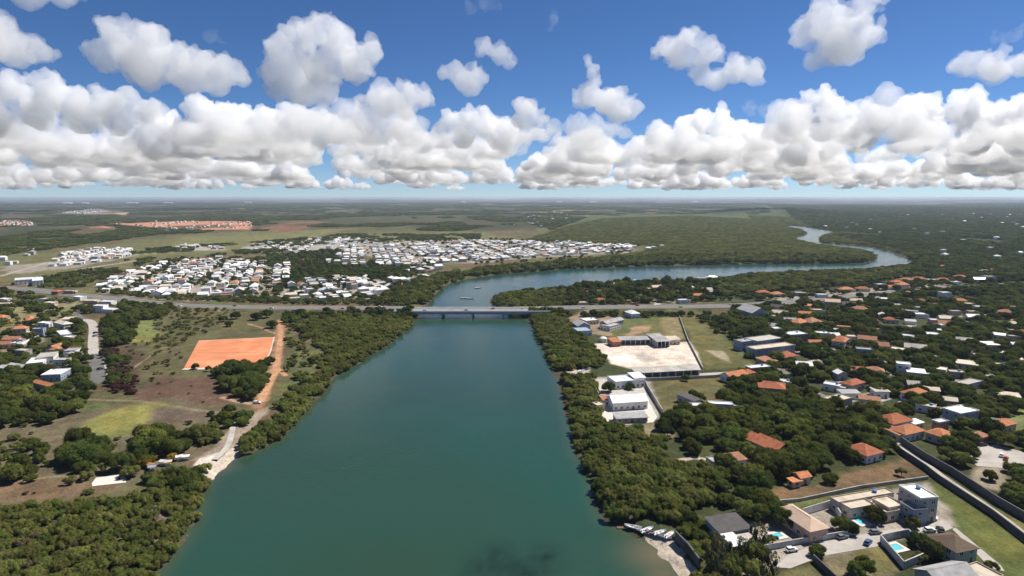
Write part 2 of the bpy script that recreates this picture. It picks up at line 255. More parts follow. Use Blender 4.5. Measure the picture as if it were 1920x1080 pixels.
PATHS = [  # (half width m, soft, colour, px polyline) worn earth tracks
    (2.0, 1.0, (.43, .235, .13), [(535, 592), (524, 606), (527, 626), (524, 650), (520, 682), (515, 700), (500, 728), (490, 752)]), (1.2, .8, (.43, .235, .13), [(520, 690), (535, 704)]), (1.5, .8, (.35, .24, .16), [(418, 745), (440, 752), (478, 758)]), (1.1, .8, (.23, .18, .11), [(380, 582), (400, 576), (412, 584)]), (1.2, .7, (.33, .2, .13), [(465, 607), (490, 614), (505, 622), (520, 626)]),
    (1.2, 1, (.2, .16, .1), [(0, 742), (120, 748), (260, 752), (380, 770), (470, 782)]), (1.0, .7, (.22, .18, .11), [(60, 898), (110, 893), (170, 890)]), (.8, .6, (.22, .18, .12), [(250, 690), (300, 655), (340, 640)]), (1.2, .7, (.4, .33, .25), [(1240, 870), (1300, 858), (1330, 862), (1400, 858)]), (1.4, .8, (.4, .34, .26), [(1410, 850), (1405, 880), (1420, 900)]),
    (6, 3, (.30, .265, .22), [(60, 533), (150, 505), (260, 488)]), (4, 2, (.33, .29, .24), [(0, 518), (90, 492), (180, 482), (250, 478), (330, 472)]), (4, 2, (.3, .27, .23), [(500, 560), (560, 535), (590, 520)]), (4, 2, (.3, .27, .23), [(690, 562), (715, 540), (735, 528), (780, 512)]), (3, 2, (.3, .27, .23), [(210, 548), (350, 510), (480, 490)]), (3, 2, (.3, .27, .23), [(330, 556), (440, 520), (520, 500)]), (3.5, 1.5, (.42, .38, .31), [(1232, 572), (1240, 558), (1252, 545)]),
    (1.6, 1, (.36, .31, .25), [(1865, 752), (1880, 735), (1890, 712)]), (1.4, 1, (.36, .31, .25), [(1440, 790), (1520, 770), (1560, 765)]), (1.2, .8, (.36, .31, .25), [(1555, 690), (1500, 650), (1470, 640)]), (1.5, .8, (.4, .35, .3), [(1640, 790), (1690, 770), (1690, 740)]),
]
def build_ground():
    cols = np.concatenate([np.linspace(-1500, -120, 60, endpoint=False), np.arange(-120, 2040, 2.5), np.linspace(2040, 3400, 60)])
    rows = np.concatenate([np.linspace(1500, 1110, 30, endpoint=False), np.arange(1110, 600, -1.7), np.arange(600, 400, -1.25), np.arange(400, 380, -.7), np.arange(380, 372.2, -.35)])
    d = [ray(960, r) for r in rows]; Y = np.array([a[1] * (GZ - EYE) / a[2] for a in d])
    Y = np.concatenate([Y, [60000, 90000]])
    tx = (cols - 960) / F / CP
    X = tx[None, :] * Y[:, None]; YY = np.repeat(Y[:, None], len(cols), 1)
    P = np.stack([X.ravel(), YY.ravel()], 1); n, m = len(Y), len(cols)
    z = ground_z(P); x, y = P[:, 0], P[:, 1]; D = np.hypot(x, y)
    a1, a2, a3 = fbm(x / 45, y / 45, 1), fbm(x / 14, y / 14, 31), fbm(x / 420, y / 700, 61)
    col = np.array(c_scrub)[None] * np.ones((len(P), 1))
    def mix(c, wt): 
        nonlocal col; col = col * (1 - wt[:, None]) + np.array(c)[None] * wt[:, None]
    mix(c_brown, sstep(.5, .62, a1)); mix(c_grass, sstep(.56, .7, a2) * .7)
    wob = (fbm(x / 22, y / 22, 77) - .5)
    for e, c, poly in COVER:
        Q = GP(poly); lo, hi = Q.min(0) - 3 * e, Q.max(0) + 3 * e
        k = np.where((x > lo[0]) & (x < hi[0]) & (y > lo[1]) & (y < hi[1]))[0]
        if len(k) == 0: continue
        s = sdist(P[k], Q) + wob[k] * e * 2.6
        wt = np.zeros(len(P)); wt[k] = sstep(-e * .6, e * .6, s); mix(c, wt)
    # open country far away: woods, fields and cleared soil in large patches
    far = sstep(1700, 2600, D) * (1 - sstep(200, 500, x) * (D < 4300))
    mix((.042, .048, .022), far * sstep(.47, .56, a3) * .85); mix((.12, .095, .052), far * sstep(.60, .72, fbm(x / 260, y / 500, 91)) * .7)
    f2 = sstep(4500, 8000, D); a5 = fbm(x / 900, y / 1700, 44)
    mix((.045, .048, .026), f2 * .75); mix((.11, .09, .05), f2 * sstep(.55, .66, a5) * .7); mix((.30, .25, .19), f2 * sstep(.7, .76, fbm(x / 500, y / 900, 13)) * .55)
    var = (.72 + .56 * fbm(x / 9, y / 9, 55)); dry = (fbm(x / 16, y / 16, 155) - .5) * sstep(6000, 2500, D); sat = np.clip((col[:, 1] - col[:, 2]) / np.maximum(col[:, 1], 1e-3) - .3, 0, .4) * 2.5
    col *= var[:, None]; col[:, 0] *= 1 + .9 * dry * sat; col[:, 1] *= 1 + .35 * dry * sat
    for hw_, e, c, pl in PATHS:
        Q = GP(pl); lo, hi = Q.min(0) - 12, Q.max(0) + 12
        k = np.where((x > lo[0]) & (x < hi[0]) & (y > lo[1]) & (y < hi[1]))[0]
        if len(k) == 0: continue
        s = polyline_dist(P[k], Q) + wob[k] * 2; wt = np.zeros(len(P)); wt[k] = 1 - sstep(hw_ - e, hw_ + e, s); mix(c, wt)
    mud = (z < 1.0) & (D < 4000); mix((.07, .058, .04), np.where(mud, .75, 0))
    bx = inside(P, GP([(340, 885), (365, 850), (450, 835), (452, 860), (400, 900)], 0)) | inside(P, GP([(1205, 1000), (1260, 1005), (1310, 1085), (1265, 1090), (1225, 1045)], 0))
    mix((.50, .42, .33), np.where(bx & (z < 1.6), .8, 0))
    me = bpy.data.meshes.new('ground')
    ii = np.arange((n - 1) * (m - 1)); r, c_ = ii // (m - 1), ii % (m - 1); a = r * m + c_
    q = np.stack([a, a + 1, a + m + 1, a + m], 1).astype(np.int32)
    me.vertices.add(len(P)); me.vertices.foreach_set('co', np.column_stack([x, y, z]).astype(np.float32).ravel())
    me.loops.add(q.size); me.loops.foreach_set('vertex_index', q.ravel()); me.polygons.add(len(q)); me.polygons.foreach_set('loop_start', np.arange(0, q.size, 4, dtype=np.int32))
    me.polygons.foreach_set('use_smooth', np.ones(len(q), bool)); me.update(calc_edges=True); me.validate()
    at = me.color_attributes.new('cover', 'FLOAT_COLOR', 'POINT'); at.data.foreach_set('color', np.column_stack([col, np.ones(len(P))]).astype(np.float32).ravel())
    mat, nt_, b = newmat('ground'); N, L = nt_.nodes, nt_.links
    vc = N.new('ShaderNodeAttribute'); vc.attribute_name = 'cover'; ge = N.new('ShaderNodeNewGeometry')
    def nz(s, dt=5, ro=.6):
        t = N.new('ShaderNodeTexNoise'); t.inputs['Scale'].default_value = s; t.inputs['Detail'].default_value = dt; t.inputs['Roughness'].default_value = ro; L.new(ge.outputs['Position'], t.inputs['Vector']); return t
    t1, t2, t3 = nz(.9, 4, .7), nz(.16, 5, .65), nz(.02, 5, .6)
    def rng(t, a, b_, lo, hi):
        q = N.new('ShaderNodeMapRange'); q.inputs[1].default_value = a; q.inputs[2].default_value = b_; q.inputs[3].default_value = lo; q.inputs[4].default_value = hi; L.new(t.outputs['Fac'], q.inputs[0]); return q
    r1, r2, r3 = rng(t1, .3, .7, .72, 1.28), rng(t2, .3, .7, .78, 1.25), rng(t3, .3, .7, .85, 1.15)
    mm = N.new('ShaderNodeMath'); mm.operation = 'MULTIPLY'; L.new(r1.outputs[0], mm.inputs[0]); L.new(r2.outputs[0], mm.inputs[1])
    m2 = N.new('ShaderNodeMath'); m2.operation = 'MULTIPLY'; L.new(mm.outputs[0], m2.inputs[0]); L.new(r3.outputs[0], m2.inputs[1])
    vm = N.new('ShaderNodeVectorMath'); vm.operation = 'SCALE'; L.new(vc.outputs['Color'], vm.inputs[0]); L.new(m2.outputs[0], vm.inputs['Scale'])
    L.new(vm.outputs[0], b.inputs['Base Color']); b.inputs['Roughness'].default_value = .95; b.inputs['Specular IOR Level'].default_value = .05
    bp = N.new('ShaderNodeBump'); bp.inputs['Strength'].default_value = .55; bp.inputs['Distance'].default_value = .5; L.new(t1.outputs['Fac'], bp.inputs['Height'])
    bp2 = N.new('ShaderNodeBump'); bp2.inputs['Strength'].default_value = .4; bp2.inputs['Distance'].default_value = 3; L.new(t2.outputs['Fac'], bp2.inputs['Height']); L.new(bp.outputs[0], bp2.inputs['Normal']); L.new(bp2.outputs[0], b.inputs['Normal'])
    me.materials.append(mat); o = mob('ground', me); o['kind'] = 'structure'
build_ground()

def build_water():
    m, n, b = newmat('river_water'); N, L = n.nodes, n.links; ge = N.new('ShaderNodeNewGeometry')
    t = N.new('ShaderNodeTexNoise'); t.inputs['Scale'].default_value = .006; t.inputs['Detail'].default_value = 3; L.new(ge.outputs['Position'], t.inputs['Vector'])
    cr = N.new('ShaderNodeValToRGB'); cr.color_ramp.elements[0].position = .35; cr.color_ramp.elements[0].color = (.024, .052, .030, 1); cr.color_ramp.elements[1].position = .65; cr.color_ramp.elements[1].color = (.017, .062, .041, 1)
    L.new(t.outputs['Fac'], cr.inputs[0])
    at = N.new('ShaderNodeAttribute'); at.attribute_name = 'shallow'
    mx = N.new('ShaderNodeMix'); mx.data_type = 'RGBA'; L.new(at.outputs['Fac'], mx.inputs['Factor']); L.new(cr.outputs[0], mx.inputs['A']); mx.inputs['B'].default_value = (.12, .10, .055, 1)
    aw = N.new('ShaderNodeAttribute'); aw.attribute_name = 'weed'; mw = N.new('ShaderNodeMix'); mw.data_type = 'RGBA'; L.new(aw.outputs['Fac'], mw.inputs['Factor']); L.new(mx.outputs['Result'], mw.inputs['A']); mw.inputs['B'].default_value = (.010, .024, .016, 1)
    L.new(mw.outputs['Result'], b.inputs['Base Color']); b.inputs['Roughness'].default_value = .16; b.inputs['IOR'].default_value = 1.33; b.inputs['Specular IOR Level'].default_value = .5
    mp = N.new('ShaderNodeMapping'); mp.inputs['Scale'].default_value = (.35, .8, .5); mp.inputs['Rotation'].default_value = (0, 0, .4); L.new(ge.outputs['Position'], mp.inputs['Vector'])
    w1 = N.new('ShaderNodeTexNoise'); w1.inputs['Scale'].default_value = 1; w1.inputs['Detail'].default_value = 4; L.new(mp.outputs[0], w1.inputs['Vector'])
    w2 = N.new('ShaderNodeTexNoise'); w2.inputs['Scale'].default_value = .03; w2.inputs['Detail'].default_value = 3; L.new(ge.outputs['Position'], w2.inputs['Vector'])
    st = N.new('ShaderNodeMapRange'); st.inputs[1].default_value = .35; st.inputs[2].default_value = .65; st.inputs[3].default_value = .12; st.inputs[4].default_value = .3; L.new(w2.outputs['Fac'], st.inputs[0])
    bp = N.new('ShaderNodeBump'); bp.inputs['Distance'].default_value = .35; L.new(st.outputs[0], bp.inputs['Strength']); L.new(w1.outputs['Fac'], bp.inputs['Height']); L.new(bp.outputs[0], b.inputs['Normal'])
    rr = N.new('ShaderNodeMapRange'); rr.inputs[3].default_value = .12; rr.inputs[4].default_value = .22; L.new(w2.outputs['Fac'], rr.inputs[0]); L.new(rr.outputs[0], b.inputs['Roughness'])
    ys = np.concatenate([np.linspace(40, 400, 120), np.linspace(405, 1000, 100), np.linspace(1020, 3300, 60)]); us = np.linspace(-.75, .95, 240)
    X = us[None] * (ys[:, None] * .9 + 60); Y = np.repeat(ys[:, None], 240, 1); P = np.stack([X.ravel(), Y.ravel()], 1)
    me = bpy.data.meshes.new('river'); k, mm = len(ys), 240; ii = np.arange((k - 1) * (mm - 1)); r, c_ = ii // (mm - 1), ii % (mm - 1); a = r * mm + c_
    q = np.stack([a, a + 1, a + mm + 1, a + mm], 1)
    s = sdist(P, RIVER); keep = (s[q].max(1) > -60); q = q[keep].astype(np.int32)
    me.from_pydata(np.column_stack([P, np.zeros(len(P))]).tolist(), [], q.tolist())
    sh = np.clip(1 - s / 9, 0, 1) ** 1.5 * .35
    for (px, py, rad, k_) in ((1235, 1040, 22, .95), (405, 878, 14, .8), (1048, 702, 8, .6), (1245, 1075, 14, .8)):
        gx, gy = G(px, py, 0); sh = np.maximum(sh, k_ * np.exp(-((P[:, 0] - gx) ** 2 + (P[:, 1] - gy) ** 2) / (rad * .5) ** 2))
    wd = np.zeros(len(P))
    for (px, py, rx, ry) in ((935, 1050, 7, 9), (960, 1062, 8, 7), (905, 1068, 6, 8), (985, 1075, 8, 6), (1020, 1045, 6, 8), (700, 640, 6, 20)):
        gx, gy = G(px, py, 0); wd = np.maximum(wd, .75 * np.exp(-((P[:, 0] - gx) / rx) ** 2 - ((P[:, 1] - gy) / ry) ** 2) * (.3 + 1.1 * vnoise(P[:, 0] / 2.2, P[:, 1] / 2.2, 4)))
    a_w = me.attributes.new('weed', 'FLOAT', 'POINT'); a_w.data.foreach_set('value', np.clip(wd, 0, 1).astype(np.float32))
    at_ = me.attributes.new('shallow', 'FLOAT', 'POINT'); at_.data.foreach_set('value', sh.astype(np.float32))
    me.materials.append(m); o = mob('river', me); o['kind'] = 'structure'
build_water()

# ------------------------------------------------------------------ paved surfaces laid over the ground
EXC = []                                                      # world polygons where no tree may stand
LAYER = [0.0]
def sheet(name, poly_px, mat, th=.08, exc=True):
    LAYER[0] += .004; Q = GP(poly_px); c = Q.mean(0); zt = GZ + .10 + LAYER[0]
    b = MB(); b.poly([(p[0] - c[0], p[1] - c[1], 0) for p in Q])
    n = len(Q)
    for i in range(n):
        a, d = Q[i] - c, Q[(i + 1) % n] - c; b.poly([(a[0], a[1], 0), (a[0], a[1], -.6), (d[0], d[1], -.6), (d[0], d[1], 0)])
    o = b.ob(name, mat, loc=(c[0], c[1], zt)); o['kind'] = 'structure'
    if exc: EXC.append(Q)
    return o
def resample(L, step):
    out = [L[0]]
    for a, b in zip(L[:-1], L[1:]):
        k = max(1, int(np.hypot(*(b - a)) / step)); out += [a + (b - a) * (j + 1) / k for j in range(k)]
    return np.array(out)
def smooth(L, it=2):
    for _ in range(it):
        o = [L[0]]
        for a, b in zip(L[:-1], L[1:]): o += [a * .75 + b * .25, a * .25 + b * .75]
        L = np.array(o + [L[-1]])
    return L
def strip(name, L, hw_, mat, off=0, zf=None, dz=0, kind='structure', th=.5, parent=None):
    T = np.gradient(L, axis=0); T /= np.linalg.norm(T, axis=1)[:, None]; Nn = np.stack([-T[:, 1], T[:, 0]], 1)
    A, B = L + Nn * (off + hw_), L + Nn * (off - hw_); b = MB()
    z = [((zf(p[0]) if zf else GZ + .1) + dz) for p in L]
    for i in range(len(L) - 1):
        p = [(A[i][0], A[i][1], z[i]), (B[i][0], B[i][1], z[i]), (B[i + 1][0], B[i + 1][1], z[i + 1]), (A[i + 1][0], A[i + 1][1], z[i + 1])]
        b.poly(p); lo = [(q[0], q[1], q[2] - th) for q in p]
        b.poly([p[0], lo[0], lo[1], p[1]][::-1]) if i == 0 else None
        b.poly([p[3], lo[3], lo[0], p[0]]); b.poly([p[1], lo[1], lo[2], p[2]])
    o = b.ob(name, mat, parent)
    if kind: o['kind'] = kind
    return o
HWs = resample(smooth(HW, 2), 12)
left = HWs[HWs[:, 0] < BX0 + 1]; right = HWs[HWs[:, 0] > BX1 - 1]
left = np.vstack([left, [[BX0, BY]]]); right = np.vstack([[[BX1, BY]], right])
rzf = lambda x: float(road_z(np.array([x]))[0])
for side in (left, right):
    for s in (-1, 1):
        strip('highway', side, 4.6, M['asphalt'], off=s * 6.0, zf=rzf, dz=.06)
        strip('highway_edge_line', side, .16, M['line'], off=s * 10.1, zf=rzf, dz=.066); strip('highway_edge_line', side, .16, M['line'], off=s * 1.9, zf=rzf, dz=.066)
    strip('highway_median', side, 1.3, plain('median_turf', (.14, .125, .06), .95, .2, .3), zf=rzf, dz=.12)
EXC.append(np.vstack([HWs + [0, 15], (HWs - [0, 13])[::-1]]))
# left street, riverside ramp, near street, walled lane
st1 = smooth(GP([(152, 600), (165, 600), (174, 606), (176, 620), (174, 645), (176, 664)]), 2); strip('street', st1, 3.6, M['street'])
st1b = smooth(GP([(176, 664), (182, 690), (185, 708), (176, 720), (150, 727), (120, 733)]), 2); strip('street', st1b, 4.2, M['asphalt'], dz=.004)
strip('pavement', smooth(GP([(176, 664), (182, 690), (185, 706)]), 2), 1.0, M['street'], off=5.3, dz=.12)
strip('street', smooth(GP([(165, 601), (150, 594), (140, 588), (170, 574), (182, 566)]), 2), 2.6, M['asphalt'], dz=-.004)
strip('boat_ramp', smooth(GP([(438, 792), (433, 822), (424, 842), (402, 862)]), 1), 1.4, M['concrete'], dz=.05)
lane = smooth(GP([(1676, 828), (1694, 844), (1742, 877), (1766, 896), (1865, 962), (1935, 1018), (2040, 1100)]), 1); strip('lane', lane, 2.4, M['street'], dz=.03)
cars_lane = smooth(GP([(1424, 645), (1470, 665), (1500, 682), (1532, 676)]), 1); strip('street', cars_lane, 2.2, M['street'], dz=.02)
lane2 = smooth(GP([(1462, 690), (1480, 705), (1510, 728), (1560, 750), (1612, 775)]), 1); strip('street', lane2, 2.4, M['asphalt'], dz=.02)
for L_ in (st1, st1b, lane, lane2, cars_lane): 
    T = np.gradient(L_, axis=0); T /= np.linalg.norm(T, axis=1)[:, None]; Nn = np.stack([-T[:, 1], T[:, 0]], 1); EXC.append(np.vstack([L_ + Nn * 5.5, (L_ - Nn * 5.5)[::-1]]))
sheet('street', [(1452, 1064), (1478, 1041), (1540, 1017), (1590, 1009), (1640, 997), (1690, 991), (1725, 985), (1774, 978), (1787, 990), (1764, 1000), (1712, 1001), (1652, 1015), (1645, 1025), (1540, 1043), (1524, 1050), (1482, 1066)], M['street'])
sheet('paved_lot', [(1822, 838), (1868, 833), (1925, 850), (1940, 872), (1880, 878), (1832, 874), (1818, 862)], M['street'])
sheet('paved_yard', [(1715, 985), (1730, 960), (1752, 958), (1760, 975)], M['street']); sheet('paved_path', [(1785, 992), (1792, 990), (1876, 1060), (1884, 1072), (1858, 1066)], M['street'])
sheet('concrete_apron', [(172, 907), (180, 896), (238, 889), (236, 905), (173, 912)], M['deck']); sheet('forecourt', [(1205, 706), (1318, 700), (1420, 694), (1420, 700), (1340, 707), (1210, 713)], M['concrete'])
sheet('riverside_yard', [(1128, 752), (1212, 745), (1232, 782), (1225, 792), (1140, 800), (1125, 785)], M['deck']); sheet('riverside_yard', [(1115, 712), (1200, 708), (1212, 740), (1120, 742)], M['concrete'])
# clay pitch
pq = GP([(360, 641), (515, 632.5), (507, 662), (493, 689), (342, 690)])
pitch = sheet('clay_pitch', [(373, 638.5), (515, 632), (508, 661), (493, 689.5), (345, 690)], M['clay'])
chalk = plain('faded_chalk', (.64, .36, .22), .95, .12, .3)
strip('pitch_line', GP([(362, 661), (507, 660.5)]), .35, chalk, dz=.24 - .04); strip('pitch_line', GP([(372, 640), (514, 633)]), .5, M['sand'], dz=.2); strip('pitch_line', GP([(514, 633), (507, 660), (492, 689)]), .5, M['sand'], dz=.206)
strip('pitch_border', GP([(343, 692), (395, 691), (493, 691)]), 2.0, M['sand'], dz=.02)

# ------------------------------------------------------------------ buildings
HOUSES = []                                                   # (cx, cy, radius) for keeping trees clear
def roof_mesh(w_, d_, h, kind, rm, over=.55, pitch=.32):
    b = MB(); W, D = w_ / 2 + over, d_ / 2 + over
    if kind == 'flat':
        W, D = w_ / 2 + .12, d_ / 2 + .12; b.box(-W, W, -D, D, h, h + .18)
        t = .18
        for x0, x1, y0, y1 in ((-W, W, -D, -D + t), (-W, W, D - t, D), (-W, -W + t, -D + t, D - t), (W - t, W, -D + t, D - t)): b.box(x0, x1, y0, y1, h + .18, h + .62)
    elif kind == 'shed':
        r = 2 * D * .10; b.v += [(-W, -D, h), (W, -D, h), (W, D, h + r), (-W, D, h + r), (-W, -D, h + .16), (W, -D, h + .16), (W, D, h + r + .16), (-W, D, h + r + .16)]
        for q in ((3, 2, 1, 0), (4, 5, 6, 7), (0, 1, 5, 4), (1, 2, 6, 5), (2, 3, 7, 6), (3, 0, 4, 7)): b.f.append(q); b.m.append(0)
    else:
        sw = D > W
        A, B = (D, W) if sw else (W, D); r = B * pitch * 1.6; e = max(0, A - B) if kind == 'hip' else A
        if kind == 'hip': e = max(A - B, .02)
        lo, T = -over * .25 * pitch, .14
        v = []
        for dz in (T, 0):
            v += [(-A, -B, h + lo + dz), (A, -B, h + lo + dz), (A, B, h + lo + dz), (-A, B, h + lo + dz), (-e, 0, h + lo + r + dz), (e, 0, h + lo + r + dz)]
        if sw: v = [(-y, x, z) for x, y, z in v]
        b.v = v
        for q in ((0, 1, 5, 4), (2, 3, 4, 5), (1, 2, 5), (3, 0, 4)):
            if kind == 'gable' and len(q) == 3: continue
            b.f.append(q); b.f.append(tuple(k + 6 for k in reversed(q)))
        for q in (((0, 1), (1, 2), (2, 3), (3, 0)) if kind == 'hip' else ((0, 1), (2, 3), (1, 5), (5, 2), (3, 4), (4, 0))): b.f.append((q[0], q[0] + 6, q[1] + 6, q[1]))
        # ridge cap, proud of the tiles
        k = len(b.v); up, hw_ = h + lo + r + T, .16
        pts = [(-e, -hw_, up - .04), (e, -hw_, up - .04), (e, 0, up + .09), (-e, 0, up + .09), (-e, hw_, up - .04), (e, hw_, up - .04)]
        b.v += [(-y, x, z) for x, y, z in pts] if sw else pts
        b.f += [(k, k + 1, k + 2, k + 3), (k + 3, k + 2, k + 5, k + 4)]
        b.m = [0] * len(b.f)
    return b.mesh('roof', rm)
def wall_mesh(w_, d_, h, kind, pitch, wm, z0=-.4):
    b = MB(); W, D = w_ / 2, d_ / 2; b.box(-W, W, -D, D, z0, h - .01)
    if kind == 'gable':
        sw = d_ > w_; B = (w_ if sw else d_) / 2; r = B * pitch * 1.6 * .98 - .05
        for s in (-1, 1):
            for t in (0, -.2):
                A = ((d_ if sw else w_) / 2 + t) * s; p = [(A, -B, h - .02), (A, B, h - .02), (A, 0, h + r)]
                b.poly([(-y, x, z) for x, y, z in p] if sw else p)
    if kind == 'shed':
        r = (d_ + 1.1) * .10; p = [(-W, -D, h - .02), (-W, D, h - .02), (-W, D, h + r - .12)]; b.poly(p); b.poly([(-x, y, z) for x, y, z in p][::-1]); b.poly([(-W, D, h - .02), (W, D, h - .02), (W, D, h + r - .12), (-W, D, h + r - .12)])
    return b.mesh('wall', wm)
_wm = {}
def win_meshes(w_, h_):
    k = (w_, h_)
    if k not in _wm:
        b = MB(); b.box(-w_ / 2, w_ / 2, -.05, .02, 0, h_); f = MB(); t = .09
        for x0, x1, z0, z1 in ((-w_ / 2 - t, w_ / 2 + t, -t, 0), (-w_ / 2 - t, w_ / 2 + t, h_, h_ + t), (-w_ / 2 - t, -w_ / 2, 0, h_), (w_ / 2, w_ / 2 + t, 0, h_), (-.035, .035, 0, h_)): f.box(x0, x1, -.1, .015, z0, z1)
        _wm[k] = (b.mesh('window', M['glass']), f.mesh('frame', M['white']))
    return _wm[k]
def openings(par, w_, d_, h, storeys, doors=True, rnd=RN):
    sh = h / storeys
    for side, (ln, off, rz) in enumerate(((w_, d_ / 2, 0), (d_, w_ / 2, math.pi / 2), (d_, w_ / 2, -math.pi / 2))):
        n = max(1, min(6, int(ln / 3.2)))
        for s in range(storeys):
            for k in range(n):
                u = (k + .5) / n * ln - ln / 2
                if side == 0: p = (u, -off, 0)
                elif side == 1: p = (off, u, 0)
                else: p = (-off, u, 0)
                if s == 0 and side == 0 and k == n // 2 and doors:
                    b = _wm.get('door')
                    if b is None:
                        q = MB(); q.box(-.5, .5, -.06, .02, 0, 2.1); b = _wm['door'] = q.mesh('door', M['wood'])
                    mob('door', b, par, (p[0], p[1], .02), rz); continue
                g, f = win_meshes(1.4, 1.15); o = mob('window', g, par, (p[0], p[1], s * sh + 1.0), rz); mob('frame', f, o)
def tank_on(par, x, y, z):
    b = MB(); b.tube((x, y, z), (x, y, z + .9), .75, .85, 10); b.tube((x, y, z + .9), (x, y, z + 1.05), .9, .6, 10); b.ob('water_tank', M['tank'], par)
def rect(q, h):
    Q = GP(q, GZ + h); c = Q.mean(0); u = ((Q[1] - Q[0]) + (Q[2] - Q[3])) / 2; v = ((Q[3] - Q[0]) + (Q[2] - Q[1])) / 2
    a = math.atan2(u[1], u[0]); n = np.array([-math.sin(a), math.cos(a)]); return c, a, float(np.hypot(*u)), abs(float(v @ n))
def house(label, cx, cy, rz, blocks, cat='house', name='house', group=None, detail=True, z=None):
    """blocks: (dx, dy, w, d, h, roof kind, wall material, roof material, storeys)"""
    root = empty(name, (cx, cy, gz(cx, cy) if z is None else z), rz); tag(root, label, cat, group)
    for i, (dx, dy, w_, d_, h, kind, wm, rm, st) in enumerate(blocks):
        if dx or dy:
            pass
        pit = .32
        wo = mob('wall', wall_mesh(w_, d_, h, kind, pit, M[wm]), root, (dx, dy, -.003 * i)); ro = mob('roof', roof_mesh(w_, d_, h, kind, M[rm], pitch=pit), root, (dx, dy, .003 * i))
        if detail: openings(wo, w_, d_, h, st, i == 0)
        if detail and kind == 'flat' and i == 0 and RN.random() < .35: tank_on(ro, w_ * .25, d_ * .2, h + .17)
        r = math.hypot(w_, d_) / 2; ca, sa = math.cos(rz), math.sin(rz); HOUSES.append((cx + dx * ca - dy * sa, cy + dx * sa + dy * ca, max(w_, d_) * .56))
    return root
def qhouse(label, quads, name='house', cat='house', detail=True):
    """quads: (roof corner pixels back-left, back-right, front-right, front-left; height; kind; wall; roof; storeys)"""
    c0, a0 = None, None; bl = []
    for q, h, kind, wm, rm, st in quads:
        c, a, w_, d_ = rect(q, h)
        if c0 is None: c0, a0 = c, a
        dx, dy = c - c0; ca, sa = math.cos(-a0), math.sin(-a0)
        bl.append((dx * ca - dy * sa, dx * sa + dy * ca, w_, d_, h, kind, wm, rm, st))
    return house(label, c0[0], c0[1], a0, bl, cat, name, detail=detail)
